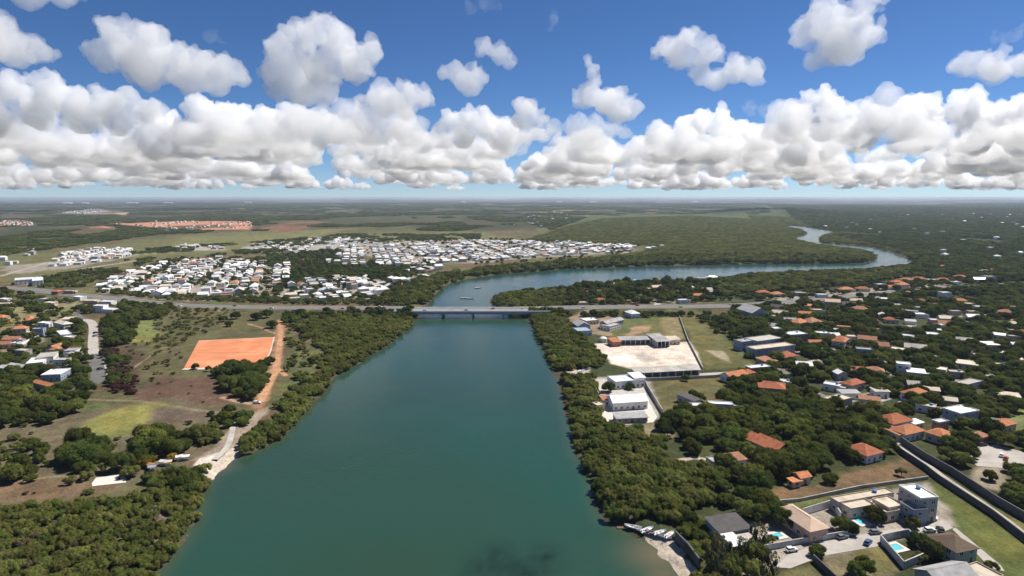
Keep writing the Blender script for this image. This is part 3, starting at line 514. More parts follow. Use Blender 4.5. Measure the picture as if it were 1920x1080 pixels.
QH = [
    ('white three-storey block house with flat white roof beside the walled lane', [([(1692, 911), (1725, 909), (1751, 934), (1720, 937)], 9.3, 'flat', 'grey', 'white', 3), ([(1697, 942), (1722, 938), (1727, 957), (1706, 961)], 5.6, 'flat', 'bluegrey', 'fibre', 2)]),
    ('sprawling low house with stained beige flat roofs and two pools', [([(1560, 934), (1668, 915), (1668, 927), (1570, 944)], 4.2, 'flat', 'wallw', 'beige', 1), ([(1574, 944), (1626, 937), (1636, 948), (1597, 956)], 3.9, 'flat', 'cream', 'beige', 1), ([(1641, 935), (1670, 932), (1692, 950), (1658, 954)], 4.6, 'flat', 'cream', 'beige', 1), ([(1628, 940), (1640, 938), (1694, 957), (1656, 964)], 3.6, 'flat', 'cream', 'beige', 1)]),
    ('house with tan hipped roof between the two pool gardens', [([(1474, 948), (1497, 945), (1540, 991), (1497, 1002)], 4.4, 'hip', 'pink', 'tan', 1)]),
    ('riverside house with dark, white and grey roof sheets and red lean-to', [([(1324, 975), (1383, 967), (1402, 990), (1349, 1000)], 5.2, 'shed', 'bluegrey', 'dark', 1), ([(1351, 1002), (1371, 998), (1390, 1022), (1372, 1024)], 4.4, 'shed', 'white', 'metal', 1), ([(1375, 998), (1402, 991), (1418, 1015), (1391, 1021)], 4.0, 'flat', 'white', 'concrete', 1), ([(1348, 1014), (1362, 1010), (1372, 1020), (1356, 1024)], 3.2, 'shed', 'white', 'terra', 1)]),
    ('pale green walled house with dark brown hipped roof beside the lawn', [([(1747, 1006), (1785, 998), (1829, 1029), (1788, 1036)], 5.0, 'hip', 'green', 'brown', 2)]),
    ('grey roofed house cut by the bottom edge of the view', [([(1728, 1066), (1790, 1052), (1828, 1084), (1750, 1100)], 4.2, 'gable', 'grey', 'fibre', 1)]),
    ('cream roof terrace house at the bottom right corner', [([(1808, 1064), (1836, 1054), (1876, 1084), (1836, 1096)], 4.0, 'flat', 'cream', 'beige', 1)]),
    ('long house with two red tile gables above the brown lot', [([(1401, 820), (1428, 815), (1450, 830), (1422, 838)], 3.6, 'gable', 'cream', 'terra', 1), ([(1420, 824), (1448, 819), (1477, 840), (1446, 852)], 4.2, 'gable', 'cream', 'terra', 1)]),
    ('low pale house with patchwork terracotta and grey roof behind the mangroves', [([(1329, 858), (1352, 855), (1362, 868), (1336, 872)], 3.4, 'flat', 'white', 'fibre', 1), ([(1354, 854), (1390, 851), (1395, 862), (1360, 866)], 3.6, 'shed', 'white', 'terra2', 1)]),
    ('red hip roofed house at the wood edge above the brown lot', [([(1594, 836), (1622, 830), (1648, 849), (1616, 858)], 3.8, 'hip', 'white', 'terra', 1)]),
    ('small orange roofed cabin with a lower lean-to in the brown lot', [([(1490, 887), (1508, 884), (1516, 894), (1496, 898)], 3.2, 'gable', 'cream', 'orange', 1), ([(1480, 898), (1496, 896), (1500, 902), (1484, 905)], 2.6, 'shed', 'cream', 'orange', 1)]),
    ('large red hip roofed house at the top of the walled lane', [([(1651, 781), (1682, 773), (1704, 790), (1662, 797)], 4.6, 'hip', 'white', 'terra', 1)]),
    ('orange tile house with porch just below the large red hip roof', [([(1674, 802), (1706, 795), (1730, 808), (1690, 817)], 4.0, 'hip', 'white', 'orange', 1), ([(1662, 804), (1678, 802), (1696, 813), (1680, 818)], 3.4, 'shed', 'cream', 'terra2', 1)]),
    ('orange hipped house behind the row of trees right of the lane', [([(1746, 806), (1764, 802), (1782, 816), (1760, 825)], 4.0, 'hip', 'cream', 'orange', 1)]),
    ('orange hipped house at the corner of the playing field', [([(1856, 790), (1883, 785), (1902, 794), (1868, 803)], 4.2, 'hip', 'cream', 'orange', 1)]),
    ('small orange and white roof beside the paved lot', [([(1826, 814), (1840, 810), (1850, 818), (1836, 822)], 3.4, 'shed', 'brickw', 'terra2', 1)]),
    ('two-storey blue-white flat roofed house among trees left of the playing field', [([(1779, 764), (1810, 759), (1828, 772), (1790, 779)], 6.2, 'flat', 'bluegrey', 'white', 2)]),
    ('bare brick house with small white roof above the lane', [([(1752, 788), (1770, 785), (1776, 791), (1757, 794)], 5.5, 'flat', 'brickw', 'metal', 2)]),
    ('small white roofed annexe touching the orange tile house', [([(1704, 790), (1720, 786), (1728, 793), (1712, 796)], 3.4, 'shed', 'white', 'white', 1)]),
    ('pair of low concrete roofs along the asphalt lane', [([(1548, 745), (1580, 738), (1592, 748), (1562, 756)], 3.6, 'flat', 'grey', 'beige', 1)]),
    ('terracotta house with dark dormer in the middle of the woods', [([(1580, 716), (1605, 710), (1617, 718), (1592, 724)], 4.6, 'hip', 'cream', 'terra', 1)]),
    ('orange hipped house alone among trees below the white roofs', [([(1694, 734), (1718, 727), (1735, 735), (1706, 742)], 4.4, 'hip', 'white', 'orange', 1)]),
    ('big pale concrete roof house with bare yard deep in the right woods', [([(1796, 716), (1826, 708), (1838, 717), (1806, 724)], 4.0, 'flat', 'white', 'concrete', 1)]),
    ('long cream roofed house near the bend of the concrete street', [([(1400, 687), (1440, 683), (1441, 689), (1405, 691)], 4.8, 'flat', 'brickw', 'white', 1)]),
    ('orange gabled house beside the long shed forecourt', [([(1356, 700), (1388, 696), (1396, 702), (1364, 710)], 3.8, 'gable', 'white', 'orange', 1), ([(1388, 696), (1405, 693), (1412, 699), (1398, 702)], 3.6, 'hip', 'white', 'terra', 1)]),
    ('two-storey blue apartment block with stained roof beside the green lot', [([(1404, 650), (1478, 642), (1486, 648), (1412, 657)], 6.4, 'flat', 'bluegrey', 'beige', 2)]),
    ('blue-grey roofed block behind the apartment block, nearest the green lot', [([(1381, 637), (1404, 634), (1408, 640), (1386, 643)], 7, 'flat', 'bluegrey', 'fibre', 2), ([(1402, 633), (1458, 628), (1462, 637), (1408, 640)], 6.5, 'flat', 'bluegrey', 'concrete', 2)]),
    ('red tile house in front of the blue apartment block', [([(1457, 664), (1480, 659), (1488, 668), (1462, 672)], 4, 'hip', 'pink', 'terra', 1), ([(1424, 672), (1446, 670), (1450, 678), (1430, 681)], 3.2, 'shed', 'pink', 'terra2', 1)]),
    ('pink-walled house with flat white roof behind the blue apartment block', [([(1471, 623), (1504, 621), (1508, 627), (1477, 629)], 6, 'flat', 'pink', 'white', 2)]),
    ('orange roofed terrace house upper right of the blue apartments', [([(1488, 601), (1502, 599), (1512, 604), (1490, 608)], 5, 'hip', 'cream', 'orange', 1), ([(1506, 600), (1528, 598), (1535, 604), (1514, 607)], 5, 'hip', 'pink', 'terra2', 1)]),
    ('white riverside boathouse with blue panels above the walled yard', [([(1143, 706), (1196, 702), (1205, 713), (1150, 718)], 4.5, 'flat', 'white', 'metal', 1), ([(1180, 702), (1200, 700), (1206, 708), (1190, 711)], 5.2, 'shed', 'bluegrey', 'metal', 1)]),
    ('long white roofed boat shed on the riverside yard', [([(1142, 744), (1200, 742), (1216, 751), (1146, 757)], 4.6, 'gable', 'white', 'metal', 1), ([(1127, 744), (1141, 743), (1142, 750), (1129, 751)], 3.4, 'shed', 'white', 'terra2', 1)]),
    ('low grey canopy along the lower edge of the riverside yard', [([(1152, 777), (1210, 774), (1211, 783), (1154, 785)], 2.8, 'shed', 'grey', 'fibre', 1)]),
    ('white roofed hut beside the yard gate on the river wall', [([(1116, 755), (1128, 753), (1130, 760), (1114, 763)], 2.8, 'flat', 'white', 'beige', 1)]),
    ('ruined shed with dark sheet roof alone in the green lot', [([(1280, 740), (1292, 736), (1303, 752), (1291, 756)], 3.0, 'shed', 'grey', 'dark', 1)]),
    ('orange roofed hut at the left end of the sand yard sheds', [([(1146, 636), (1159, 635), (1160, 641), (1143, 642)], 3.8, 'shed', 'brickw', 'orange', 1)]),
    ('cream lean-to with arches right of the dark canopy', [([(1248, 633), (1270, 632), (1272, 637), (1252, 638)], 4.0, 'shed', 'cream', 'beige', 1)]),
    ('grey roofed workshop with solar panels by the right bridge end', [([(1078, 605), (1100, 604), (1103, 611), (1080, 612)], 4.5, 'gable', 'bluegrey', 'fibre', 1), ([(1077, 615), (1102, 614), (1108, 621), (1080, 622)], 4, 'flat', 'white', 'bluegrey', 1)]),
    ('long grey curved roof shed left of the sand heap', [([(1128, 604), (1160, 597), (1166, 600), (1134, 609)], 4.5, 'gable', 'grey', 'fibre', 1), ([(1128, 608), (1158, 605), (1162, 610), (1132, 613)], 3.8, 'flat', 'white', 'concrete', 1)]),
    ('cream single-storey building with flat roof near the right bridge end', [([(1090, 597), (1112, 596), (1122, 600), (1096, 603)], 3.6, 'flat', 'cream', 'white', 1)]),
    ('white villa behind the dark trees at the highway foot', [([(1176, 584), (1192, 583), (1195, 588), (1180, 589)], 4.5, 'hip', 'white', 'white', 1)]),
    ('slate grey warehouse roof beside the highway on the right', [([(1390, 578), (1424, 577), (1430, 586), (1402, 588)], 6, 'gable', 'grey', 'fibre', 1)]),
    ('long white factory building beside the highway at the far left', [([(26, 522), (75, 519), (78, 523), (30, 526)], 6, 'flat', 'white', 'metal', 2), ([(60, 521), (77, 519), (80, 526), (66, 528)], 7, 'flat', 'white', 'white', 2)]),
    ('cream pyramid roofed pavilion beside the left street', [([(108, 603), (124, 601), (130, 607), (112, 610)], 4.6, 'hip', 'white', 'cream', 1)]),
    ('white two-storey house with blue shaded terrace below the pyramid pavilion', [([(108, 621), (128, 619), (132, 626), (112, 629)], 5, 'flat', 'bluegrey', 'white', 2)]),
    ('cream flat roofed house behind the pyramid roofed pavilion', [([(116, 595), (137, 594), (138, 599), (120, 600)], 3.6, 'flat', 'white', 'beige', 1)]),
    ('white house with grey roof pieces near the left street bend', [([(70, 663), (103, 660), (106, 669), (74, 672)], 4.6, 'flat', 'white', 'concrete', 1), ([(52, 672), (84, 669), (88, 680), (58, 682)], 3.6, 'flat', 'white', 'white', 1)]),
    ('square white flat roofed house beside the left asphalt street', [([(84, 694), (124, 692), (122, 702), (90, 704)], 4.2, 'flat', 'bluegrey', 'white', 1)]),
    ('white cottage left of the concrete street', [([(124, 653), (145, 652), (146, 658), (126, 659)], 3.8, 'flat', 'white', 'fibre', 1)]),
    ('long pink-tan roof house below the white wall on the left', [([(91, 648), (115, 649), (116, 654), (98, 655)], 3.4, 'gable', 'white', 'terra2', 1)]),
    ('orange roof in the dark trees near the left frame edge', [([(72, 713), (86, 712), (95, 724), (84, 729)], 3.6, 'gable', 'cream', 'orange', 1)]),
    ('grey corrugated shed in the trees at the left edge', [([(6, 688), (36, 680), (38, 690), (12, 698)], 3.4, 'shed', 'grey', 'fibre', 1)]),
    ('orange tile house high among the dark trees at upper left', [([(48, 595), (62, 594), (65, 599), (50, 601)], 4, 'hip', 'cream', 'orange', 1)]),
    ('small brown thatched hut on the mangrove shore at lower left', [([(290, 970), (299, 967), (305, 973), (296, 976)], 2.4, 'hip', 'wood', 'brown', 1)]),
]
for lb, qs in QH: qhouse(lb, qs)
# long sheds
def long_shed(label, q, h, rm, cols):
    c, a, w_, d_ = rect(q, h); r = empty('shed', (c[0], c[1], gz(*c)), a); tag(r, label, 'shed')
    b = MB(); W, D = w_ / 2, d_ / 2; b.box(-W, W, D - .4, D, -.4, h + .1); b.box(-W, -W + .3, -D + 1, D - .41, -.4, h - .05); b.box(W - .3, W, -D + 1, D - .41, -.4, h - .05); b.ob('wall', M['grey'], r)
    for i in range(cols):
        q_ = MB(); x = -W + .8 + (w_ - 1.6) * i / (cols - 1); q_.box(x - .22, x + .22, -D + .5, -D + .95, -.3, h - .05); q_.ob('column', M['white'], r)
    n = max(2, int(w_ / 6))
    for i in range(n):                                        # roof sheets, one by one, with seams
        q_ = MB(); x0, x1 = -W - .5 + (w_ + 1) * i / n + .03, -W - .5 + (w_ + 1) * (i + 1) / n - .03; dz = .02 * (i % 2)
        q_.v = [(x0, -D - .6, h + dz), (x1, -D - .6, h + dz), (x1, D + .6, h + 1.3 + dz), (x0, D + .6, h + 1.3 + dz), (x0, -D - .6, h + .14 + dz), (x1, -D - .6, h + .14 + dz), (x1, D + .6, h + 1.44 + dz), (x0, D + .6, h + 1.44 + dz)]
        q_.f = [(3, 2, 1, 0), (4, 5, 6, 7), (0, 1, 5, 4), (1, 2, 6, 5), (2, 3, 7, 6), (3, 0, 4, 7)]; q_.m = [0] * 6; q_.ob('roof_sheet', M[rm], r)
    HOUSES.extend((c[0] + math.cos(a) * t, c[1] + math.sin(a) * t, d_ * .8) for t in np.linspace(-W, W, 8))
long_shed('long open-fronted shed with pale roof below the sand yard', [(1186, 693), (1300, 687), (1316, 693), (1190, 700)], 4.6, 'concrete', 9)
long_shed('large square grey canopy on columns at the back of the sand yard', [(1217, 629), (1243, 628), (1250, 640), (1227, 641)], 5.0, 'fibre', 4)
long_shed('long dark grey open shed at the back of the sand yard', [(1160, 634), (1218, 633), (1221, 637), (1160, 638)], 4.2, 'fibre', 7)

# houses of the right-hand suburb: (px, py, width m, depth m, roof kind, wall, roof, angle)
SUB = [(1575, 640, 11, 9, 'hip', 'cream', 'orange'), (1572, 652, 9, 7, 'hip', 'cream', 'terra'), (1625, 640, 13, 9, 'gable', 'pink', 'terra2'), (1645, 652, 14, 9, 'gable', 'cream', 'terra2'), (1540, 636, 9, 7, 'flat', 'white', 'white'), (1567, 597, 11, 8, 'flat', 'white', 'white'), (1740, 630, 15, 10, 'flat', 'white', 'metal'), (1750, 622, 11, 8, 'flat', 'white', 'metal'),
       (1715, 656, 14, 9, 'gable', 'bluegrey', 'concrete'), (1685, 660, 10, 8, 'flat', 'white', 'cream'), (1716, 703, 10, 8, 'shed', 'white', 'white'), (1692, 697, 8, 7, 'flat', 'white', 'white'), (1757, 697, 10, 9, 'flat', 'white', 'cream'), (1812, 687, 12, 8, 'shed', 'white', 'cream'), (1855, 650, 10, 8, 'shed', 'white', 'white'), (1910, 653, 13, 9, 'gable', 'white', 'white'),
       (1702, 634, 8, 6, 'flat', 'white', 'white'), (1718, 638, 9, 7, 'flat', 'grey', 'concrete'), (1772, 610, 12, 9, 'gable', 'pink', 'terra2'), (1770, 600, 10, 8, 'gable', 'cream', 'cream'), (1822, 597, 11, 8, 'gable', 'white', 'white'), (1838, 578, 12, 8, 'flat', 'white', 'metal'), (1808, 572, 16, 9, 'flat', 'white', 'beige'), (1850, 580, 12, 8, 'shed', 'white', 'cream'), (1720, 592, 13, 9, 'flat', 'white', 'white'), (1705, 586, 14, 9, 'flat', 'bluegrey', 'fibre'), (1800, 566, 13, 9, 'hip', 'cream', 'orange'),
       (1885, 588, 12, 9, 'hip', 'brickw', 'terra2'), (1910, 606, 11, 9, 'hip', 'cream', 'terra'), (1916, 628, 10, 8, 'hip', 'cream', 'orange'), (1872, 632, 8, 7, 'shed', 'white', 'white'), (1667, 602, 9, 7, 'hip', 'cream', 'terra'), (1612, 582, 15, 10, 'hip', 'cream', 'terra2'), (1560, 568, 15, 10, 'gable', 'cream', 'tan'), (1590, 574, 13, 11, 'gable', 'bluegrey', 'dark'), (1604, 566, 12, 8, 'gable', 'cream', 'tan'),
       (1462, 590, 14, 9, 'gable', 'cream', 'beige'), (1455, 578, 15, 9, 'gable', 'grey', 'dark'), (1448, 596, 12, 8, 'flat', 'grey', 'fibre'), (1510, 592, 13, 9, 'gable', 'cream', 'orange'), (1480, 604, 11, 8, 'gable', 'grey', 'fibre'), (1530, 584, 11, 8, 'flat', 'white', 'tan'), (1650, 562, 17, 12, 'flat', 'bluegrey', 'white'), (1640, 560, 10, 8, 'flat', 'white', 'metal'), (1676, 574, 14, 9, 'flat', 'bluegrey', 'concrete'), (1700, 552, 13, 9, 'hip', 'cream', 'orange'), (1725, 567, 12, 9, 'hip', 'brickw', 'terra'), (1770, 556, 12, 8, 'flat', 'white', 'metal'), (1800, 545, 10, 8, 'flat', 'white', 'white'),
       (1585, 544, 17, 10, 'hip', 'cream', 'orange'), (1617, 543, 15, 9, 'hip', 'cream', 'terra'), (1650, 535, 12, 9, 'flat', 'bluegrey', 'metal'), (1668, 540, 12, 9, 'gable', 'cream', 'orange'), (1680, 530, 15, 10, 'hip', 'cream', 'terra'), (1700, 526, 18, 10, 'hip', 'pink', 'terra2'), (1722, 524, 18, 10, 'hip', 'cream', 'terra'), (1690, 540, 15, 9, 'hip', 'cream', 'orange'), (1745, 526, 14, 9, 'flat', 'white', 'white'), (1767, 526, 16, 10, 'hip', 'cream', 'terra'), (1800, 520, 15, 9, 'hip', 'pink', 'terra'), (1790, 530, 13, 9, 'flat', 'white', 'metal'), (1835, 525, 14, 9, 'gable', 'white', 'metal'), (1852, 524, 14, 10, 'flat', 'white', 'concrete'), (1845, 510, 16, 10, 'hip', 'cream', 'beige'), (1862, 508, 15, 10, 'hip', 'cream', 'terra'), (1765, 501, 16, 10, 'hip', 'cream', 'terra'), (1757, 482, 13, 9, 'flat', 'white', 'white'), (1812, 487, 12, 8, 'flat', 'white', 'metal'),
       (1540, 505 + 50, 12, 8, 'flat', 'white', 'metal'), (1455, 553, 14, 9, 'hip', 'cream', 'orange'), (1500, 551, 14, 9, 'flat', 'bluegrey', 'concrete'), (1430, 550, 15, 9, 'hip', 'cream', 'terra'), (1340, 549, 13, 8, 'flat', 'white', 'white'), (1290, 540, 14, 8, 'hip', 'white', 'white'), (1316, 523, 13, 8, 'flat', 'white', 'metal'), (1334, 521, 16, 8, 'hip', 'white', 'metal'), (1310, 556, 16, 8, 'hip', 'cream', 'orange'), (1325, 545, 12, 8, 'gable', 'cream', 'beige'), (1235, 527, 14, 8, 'hip', 'cream', 'orange'), (1210, 543, 16, 8, 'flat', 'white', 'beige'), (1230, 540, 14, 8, 'gable', 'cream', 'tan'), (1195, 527, 10, 8, 'flat', 'white', 'metal'), (1125, 565, 12, 8, 'hip', 'cream', 'terra'), (1090, 570, 12, 8, 'flat', 'pink', 'beige'), (1280, 565, 12, 7, 'flat', 'white', 'metal'), (1150, 535, 10, 8, 'gable', 'cream', 'tan'),
       (1640, 700, 10, 8, 'hip', 'cream', 'terra2'), (1800, 660, 9, 8, 'flat', 'white', 'concrete'), (1618, 668, 10, 7, 'flat', 'grey', 'fibre'), (1560, 728, 9, 7, 'flat', 'white', 'metal'), (1735, 768, 9, 7, 'flat', 'white', 'concrete'), (1876, 800, 7, 6, 'flat', 'white', 'metal'), (1640, 770, 9, 6, 'flat', 'grey', 'concrete'), (1445, 742, 14, 9, 'hip', 'pink', 'terra'), (1450, 730, 12, 8, 'gable', 'pink', 'terra2'), (1350, 765, 13, 5, 'flat', 'white', 'metal'), (1300, 768, 9, 5, 'flat', 'bluegrey', 'metal'), (1470, 722, 8, 6, 'flat', 'white', 'white'),
       # left village beside the street
       (25, 640, 12, 7, 'gable', 'pink', 'terra2'), (5, 650, 12, 7, 'gable', 'pink', 'terra2'), (40, 627, 10, 7, 'hip', 'cream', 'orange'), (85, 609, 9, 7, 'flat', 'white', 'white'), (85, 563, 14, 9, 'flat', 'white', 'metal'), (96, 570, 10, 8, 'flat', 'cream', 'cream'), (150, 559, 12, 8, 'flat', 'white', 'white'), (172, 566, 13, 9, 'flat', 'pink', 'cream'), (203, 568, 14, 9, 'flat', 'white', 'white'), (208, 583, 14, 9, 'flat', 'white', 'metal'), (190, 582, 11, 8, 'flat', 'white', 'white'), (10, 563, 10, 8, 'flat', 'white', 'white'), (3, 598, 10, 8, 'hip', 'cream', 'orange'), (10, 572, 10, 8, 'flat', 'cream', 'cream'), (28, 648, 7, 5, 'flat', 'white', 'white'), (130, 636, 9, 6, 'flat', 'white', 'white'), (75, 628, 8, 5, 'flat', 'bluegrey', 'fibre'), (140, 668, 8, 6, 'flat', 'cream', 'concrete'), (118, 680, 8, 7, 'flat', 'white', 'concrete'), (105, 660, 6, 5, 'hip', 'cream', 'orange'), (45, 662, 9, 6, 'flat', 'grey', 'concrete'), (132, 548, 11, 8, 'flat', 'brickw', 'fibre'), (108, 549, 10, 7, 'hip', 'brickw', 'terra')]
ORD = 'first second third fourth fifth sixth seventh eighth ninth tenth eleventh twelfth thirteenth fourteenth fifteenth sixteenth seventeenth eighteenth nineteenth twentieth'.split()
ORD += ['twenty-' + o for o in ORD[:9]] + ['thirtieth'] + ['thirty-' + o for o in ORD[:9]] + ['fortieth'] + ['forty-' + o for o in ORD[:9]] + ['fiftieth']
COLN = dict(orange='orange tile', terra='red tile', terra2='weathered tile', white='white', metal='pale sheet metal', cream='cream', concrete='grey concrete', beige='beige', fibre='dull grey', dark='dark', tan='tan', bluegrey='blue-grey', brown='brown')
def where(x, y):
    if x < 960: return 'in the left street village' 
    if y < 560 and x < 1400: return 'on the wooded spit beyond the bridge'
    if y < 562: return 'beyond the right-hand highway'
    if y < 612: return 'just below the right-hand highway'
    return 'in the right-hand garden suburb'
sub = {}
for s in SUB: sub.setdefault((COLN[s[6]], where(s[0], s[1])), []).append(s)
for (cn, wh), L_ in sub.items():
    L_.sort()
    for i, (x, y, w_, d_, kind, wm, rm) in enumerate(L_):
        gx, gy = G(x, y + 3); rz = RN.uniform(-.35, .35) + (math.radians(-25) if x > 1400 and y > 560 else 0)
        kn = {'flat': 'flat', 'hip': 'hipped', 'gable': 'gabled', 'shed': 'sloping'}[kind]
        lb = f"house with {cn} {kn} roof {wh}" + (f", {ORD[i]} such from the left" if len(L_) > 1 else '')
        if len(lb.split()) > 16: lb = f"{cn} {kn} roof {wh}, {ORD[i]} such from left"
        st = 2 if RN.random() < .12 else 1; bl = [(0, 0, w_, d_, 3.3 * st + .3, kind, wm, rm, st)]
        if RN.random() < .5: bl.append((w_ * .5 + 1.4, -d_ * .12, 3.0, d_ * .6, 2.8, 'flat', wm, RN.choice(['concrete', 'fibre', 'white']), 1))
        house(lb, gx, gy, rz, bl, group='houses ' + wh, detail=y > 600)

i_ = 0
for (x, y) in sorted(EXTRA):
    gx, gy = G(x, y); 
    if any(math.hypot(gx - a, gy - b) < r + 5 for a, b, r in HOUSES) or any(inside(np.array([(gx, gy)]), q)[0] for q in EXC): continue
    rm = RN.choice(['white', 'white', 'metal', 'concrete', 'cream', 'beige', 'terra2', 'orange', 'fibre']); kind = RN.choice(['flat', 'flat', 'shed', 'gable']); w_, d_ = RN.uniform(6, 11), RN.uniform(5, 8)
    kn = {'flat': 'flat', 'gable': 'gabled', 'shed': 'sloping'}[kind]
    house(f"small {COLN[rm]} {kn} roof half hidden in the garden suburb trees, {ORD[i_]} from left", gx, gy, RN.uniform(-.5, .1), [(0, 0, w_, d_, RN.choice([2.9, 3.2, 3.6, 4.0]), kind, RN.choice(['white', 'cream', 'grey', 'pink']), rm, 1)], group='small houses half hidden in the garden suburb', detail=y > 640); i_ += 1
    if i_ >= 48: break
# dense white town beyond the highway: the largest stand singly, the rest as one mass
town_pts = []
def town(poly, step, dens, rot, tid, wts):
    Q = GP(poly); lo, hi = Q.min(0), Q.max(0); ca, sa = math.cos(rot), math.sin(rot); R = np.hypot(*(hi - lo)); c = (lo + hi) / 2
    pts = []
    n = int(R / step) + 1
    for i in range(-n, n):
        for j in range(-n, n):
            if i % 6 == 0: continue                            # cross street
            u, v = i * step, j * step * .92 + (j // 2) * 5.0   # streets between pairs of rows
            p = (c[0] + u * ca - v * sa + RN.uniform(-1.3, 1.3), c[1] + u * sa + v * ca + RN.uniform(-1.3, 1.3))
            pts.append(p)
    P = np.array(pts); k = inside(P, Q) & (-sdist(P, RIVER) > 14) & (polyline_dist(P, HW) > 24); P = P[k]
    for x, y in P:
        cl = vnoise(np.array([x / 55]), np.array([y / 55]), 9)[0]
        if RN.random() > dens * (1.25 if cl > .45 else .55): continue
        rm = RN.choices(['white', 'metal', 'cream', 'concrete', 'orange', 'fibre', 'terra2'], wts)[0]
        town_pts.append((x, y, RN.uniform(8, 13.5), RN.uniform(7.5, 11), RN.choice([3.3, 3.4, 3.6, 3.8, 3.6, 6.2]), RN.choices(['flat', 'gable', 'hip'], [5, 3, 2])[0], RN.choices(['white', 'cream', 'bluegrey', 'pink', 'grey'], [7, 2, 1, .6, 1])[0], rm, rot + RN.choice([0, math.pi / 2]) + RN.uniform(-.05, .05), tid))
W1 = [7, 4, 1.4, 2, .35, 1, .3]
town([(192, 546), (186, 533), (245, 512), (335, 490), (430, 486), (540, 500), (548, 515), (520, 540), (440, 559), (300, 557)], 13.5, .95, .35, 'left block of the white town', W1)
town([(508, 558), (560, 532), (640, 520), (715, 524), (735, 540), (700, 562), (560, 565)], 14, .72, .5, 'middle block of the white town', W1)
town([(720, 520), (790, 498), (830, 500), (790, 528), (750, 545)], 14, .6, .5, 'riverbank row of the white town', W1)
town([(600, 500), (640, 470), (760, 458), (900, 452), (1100, 457), (1190, 462), (1180, 473), (1000, 482), (900, 491), (760, 500)], 15, .8, .25, 'far block of the white town', W1)
town([(440, 470), (470, 458), (640, 447), (760, 452), (690, 462), (560, 474)], 26, .75, .2, 'scattered above the white town', [6, 5, 1, 3, .3, 2, .3])
town([(330, 468), (345, 461), (410, 463), (418, 468)], 16, .9, .3, 'bare lot above the white town', [2, 4, 1, 3, 0, 2, 0])
town([(90, 500), (110, 480), (180, 465), (245, 468), (240, 484), (150, 496), (100, 503)], 16, .7, .3, 'far left hamlet above the highway', W1)
town([(0, 482), (60, 462), (70, 474), (40, 492), (0, 500)], 24, .6, .3, 'hillside at the left edge', W1)
town([(0, 416), (60, 416), (62, 424), (0, 424)], 22, .55, .1, 'clay-soil estate', [2, 2, 1, 2, 8, 1, 5]); town([(200, 420), (330, 416), (472, 417), (470, 430), (300, 430)], 38, .34, .05, 'clay-soil estate', [2, 2, 1, 2, 8, 1, 5])
town([(105, 398), (180, 394), (210, 398), (150, 402)], 30, .6, .1, 'far works', [3, 6, 1, 2, 0, 4, 0]); town([(950, 425), (1000, 400), (1085, 400), (1060, 412), (1010, 428)], 45, .3, .1, 'far hamlet', W1)
town([(1500, 440), (1560, 420), (1700, 405), (1920, 400), (1920, 490), (1760, 495), (1700, 470), (1600, 440)], 60, .11, .2, 'far wooded suburb', W1); town([(1210, 466), (1250, 463), (1252, 467), (1215, 469)], 15, .5, .1, 'far block of the white town', W1)
town_pts.sort(key=lambda p: (p[2] * p[4]) ** .5 / p[1], reverse=True)
near, rest = town_pts[:90], town_pts[90:]
bytid = {}
for p in near: bytid.setdefault((p[9], p[7], p[5]), []).append(p)
for (tid, rm, kind), L_ in bytid.items():
    L_.sort(key=lambda p: to_px(p[0], p[1], 2)[0])
    for i, (x, y, w_, d_, h, kd, wm, r_, rz, _) in enumerate(L_):
        kn = {'flat': 'flat', 'hip': 'hipped', 'gable': 'gabled'}[kd]; lb = f"house with {COLN[rm]} {kn} roof, {tid}"
        if 1 < len(L_) <= 12: lb = f"house with {COLN[rm]} {kn} roof, {ORD[i]} from left, {tid}"
        elif len(L_) > 12: lb = f"small house with {COLN[rm]} {kn} roof, {tid}"
        house(lb, x, y, rz, [(0, 0, w_, d_, h, kd, wm, rm, 1)], group='houses, ' + tid, detail=False)
tb = MB(); tm = ['white', 'metal', 'cream', 'concrete', 'orange', 'fibre', 'terra2', 'bluegrey', 'pink', 'grey']
if rest:
    rz_ = ground_z([(p[0], p[1]) for p in rest])
    for (x, y, w_, d_, h, kd, wm, rm, a, tid), z in zip(rest, rz_):
        if tid == 'far wooded suburb': h = h + 4.5
        ca, sa = math.cos(a), math.sin(a); T = lambda v: (x + v[0] * ca - v[1] * sa, y + v[0] * sa + v[1] * ca, z + v[2]); n0 = len(tb.v)
        W, D = w_ / 2, d_ / 2; k = MB(); k.box(-W, W, -D, D, -.5, h, tm.index(wm))
        if kd == 'flat': k.box(-W - .15, W + .15, -D - .15, D + .15, h + .003, h + .35, tm.index(rm))
        else:
            r, e = D * .5, (W * .5 if kd == 'hip' else W + .4); W2, D2 = W + .4, D + .4; q = [(-W2, -D2, h), (W2, -D2, h), (W2, D2, h), (-W2, D2, h), (-e, 0, h + r), (e, 0, h + r)]
            for f in ((0, 1, 5, 4), (2, 3, 4, 5), (1, 2, 5), (3, 0, 4)): k.poly([q[t] for t in f], tm.index(rm))
        tb.v += [T(v) for v in k.v]; tb.f += [tuple(n0 + t for t in f) for f in k.f]; tb.m += k.m
    o = tb.ob('far_houses', [M[k] for k in tm]); tag(o, 'mass of tiny far-off houses scattered towards the horizon', 'houses', None, 'stuff')
print('houses near', len(HOUSES), 'town', len(town_pts))

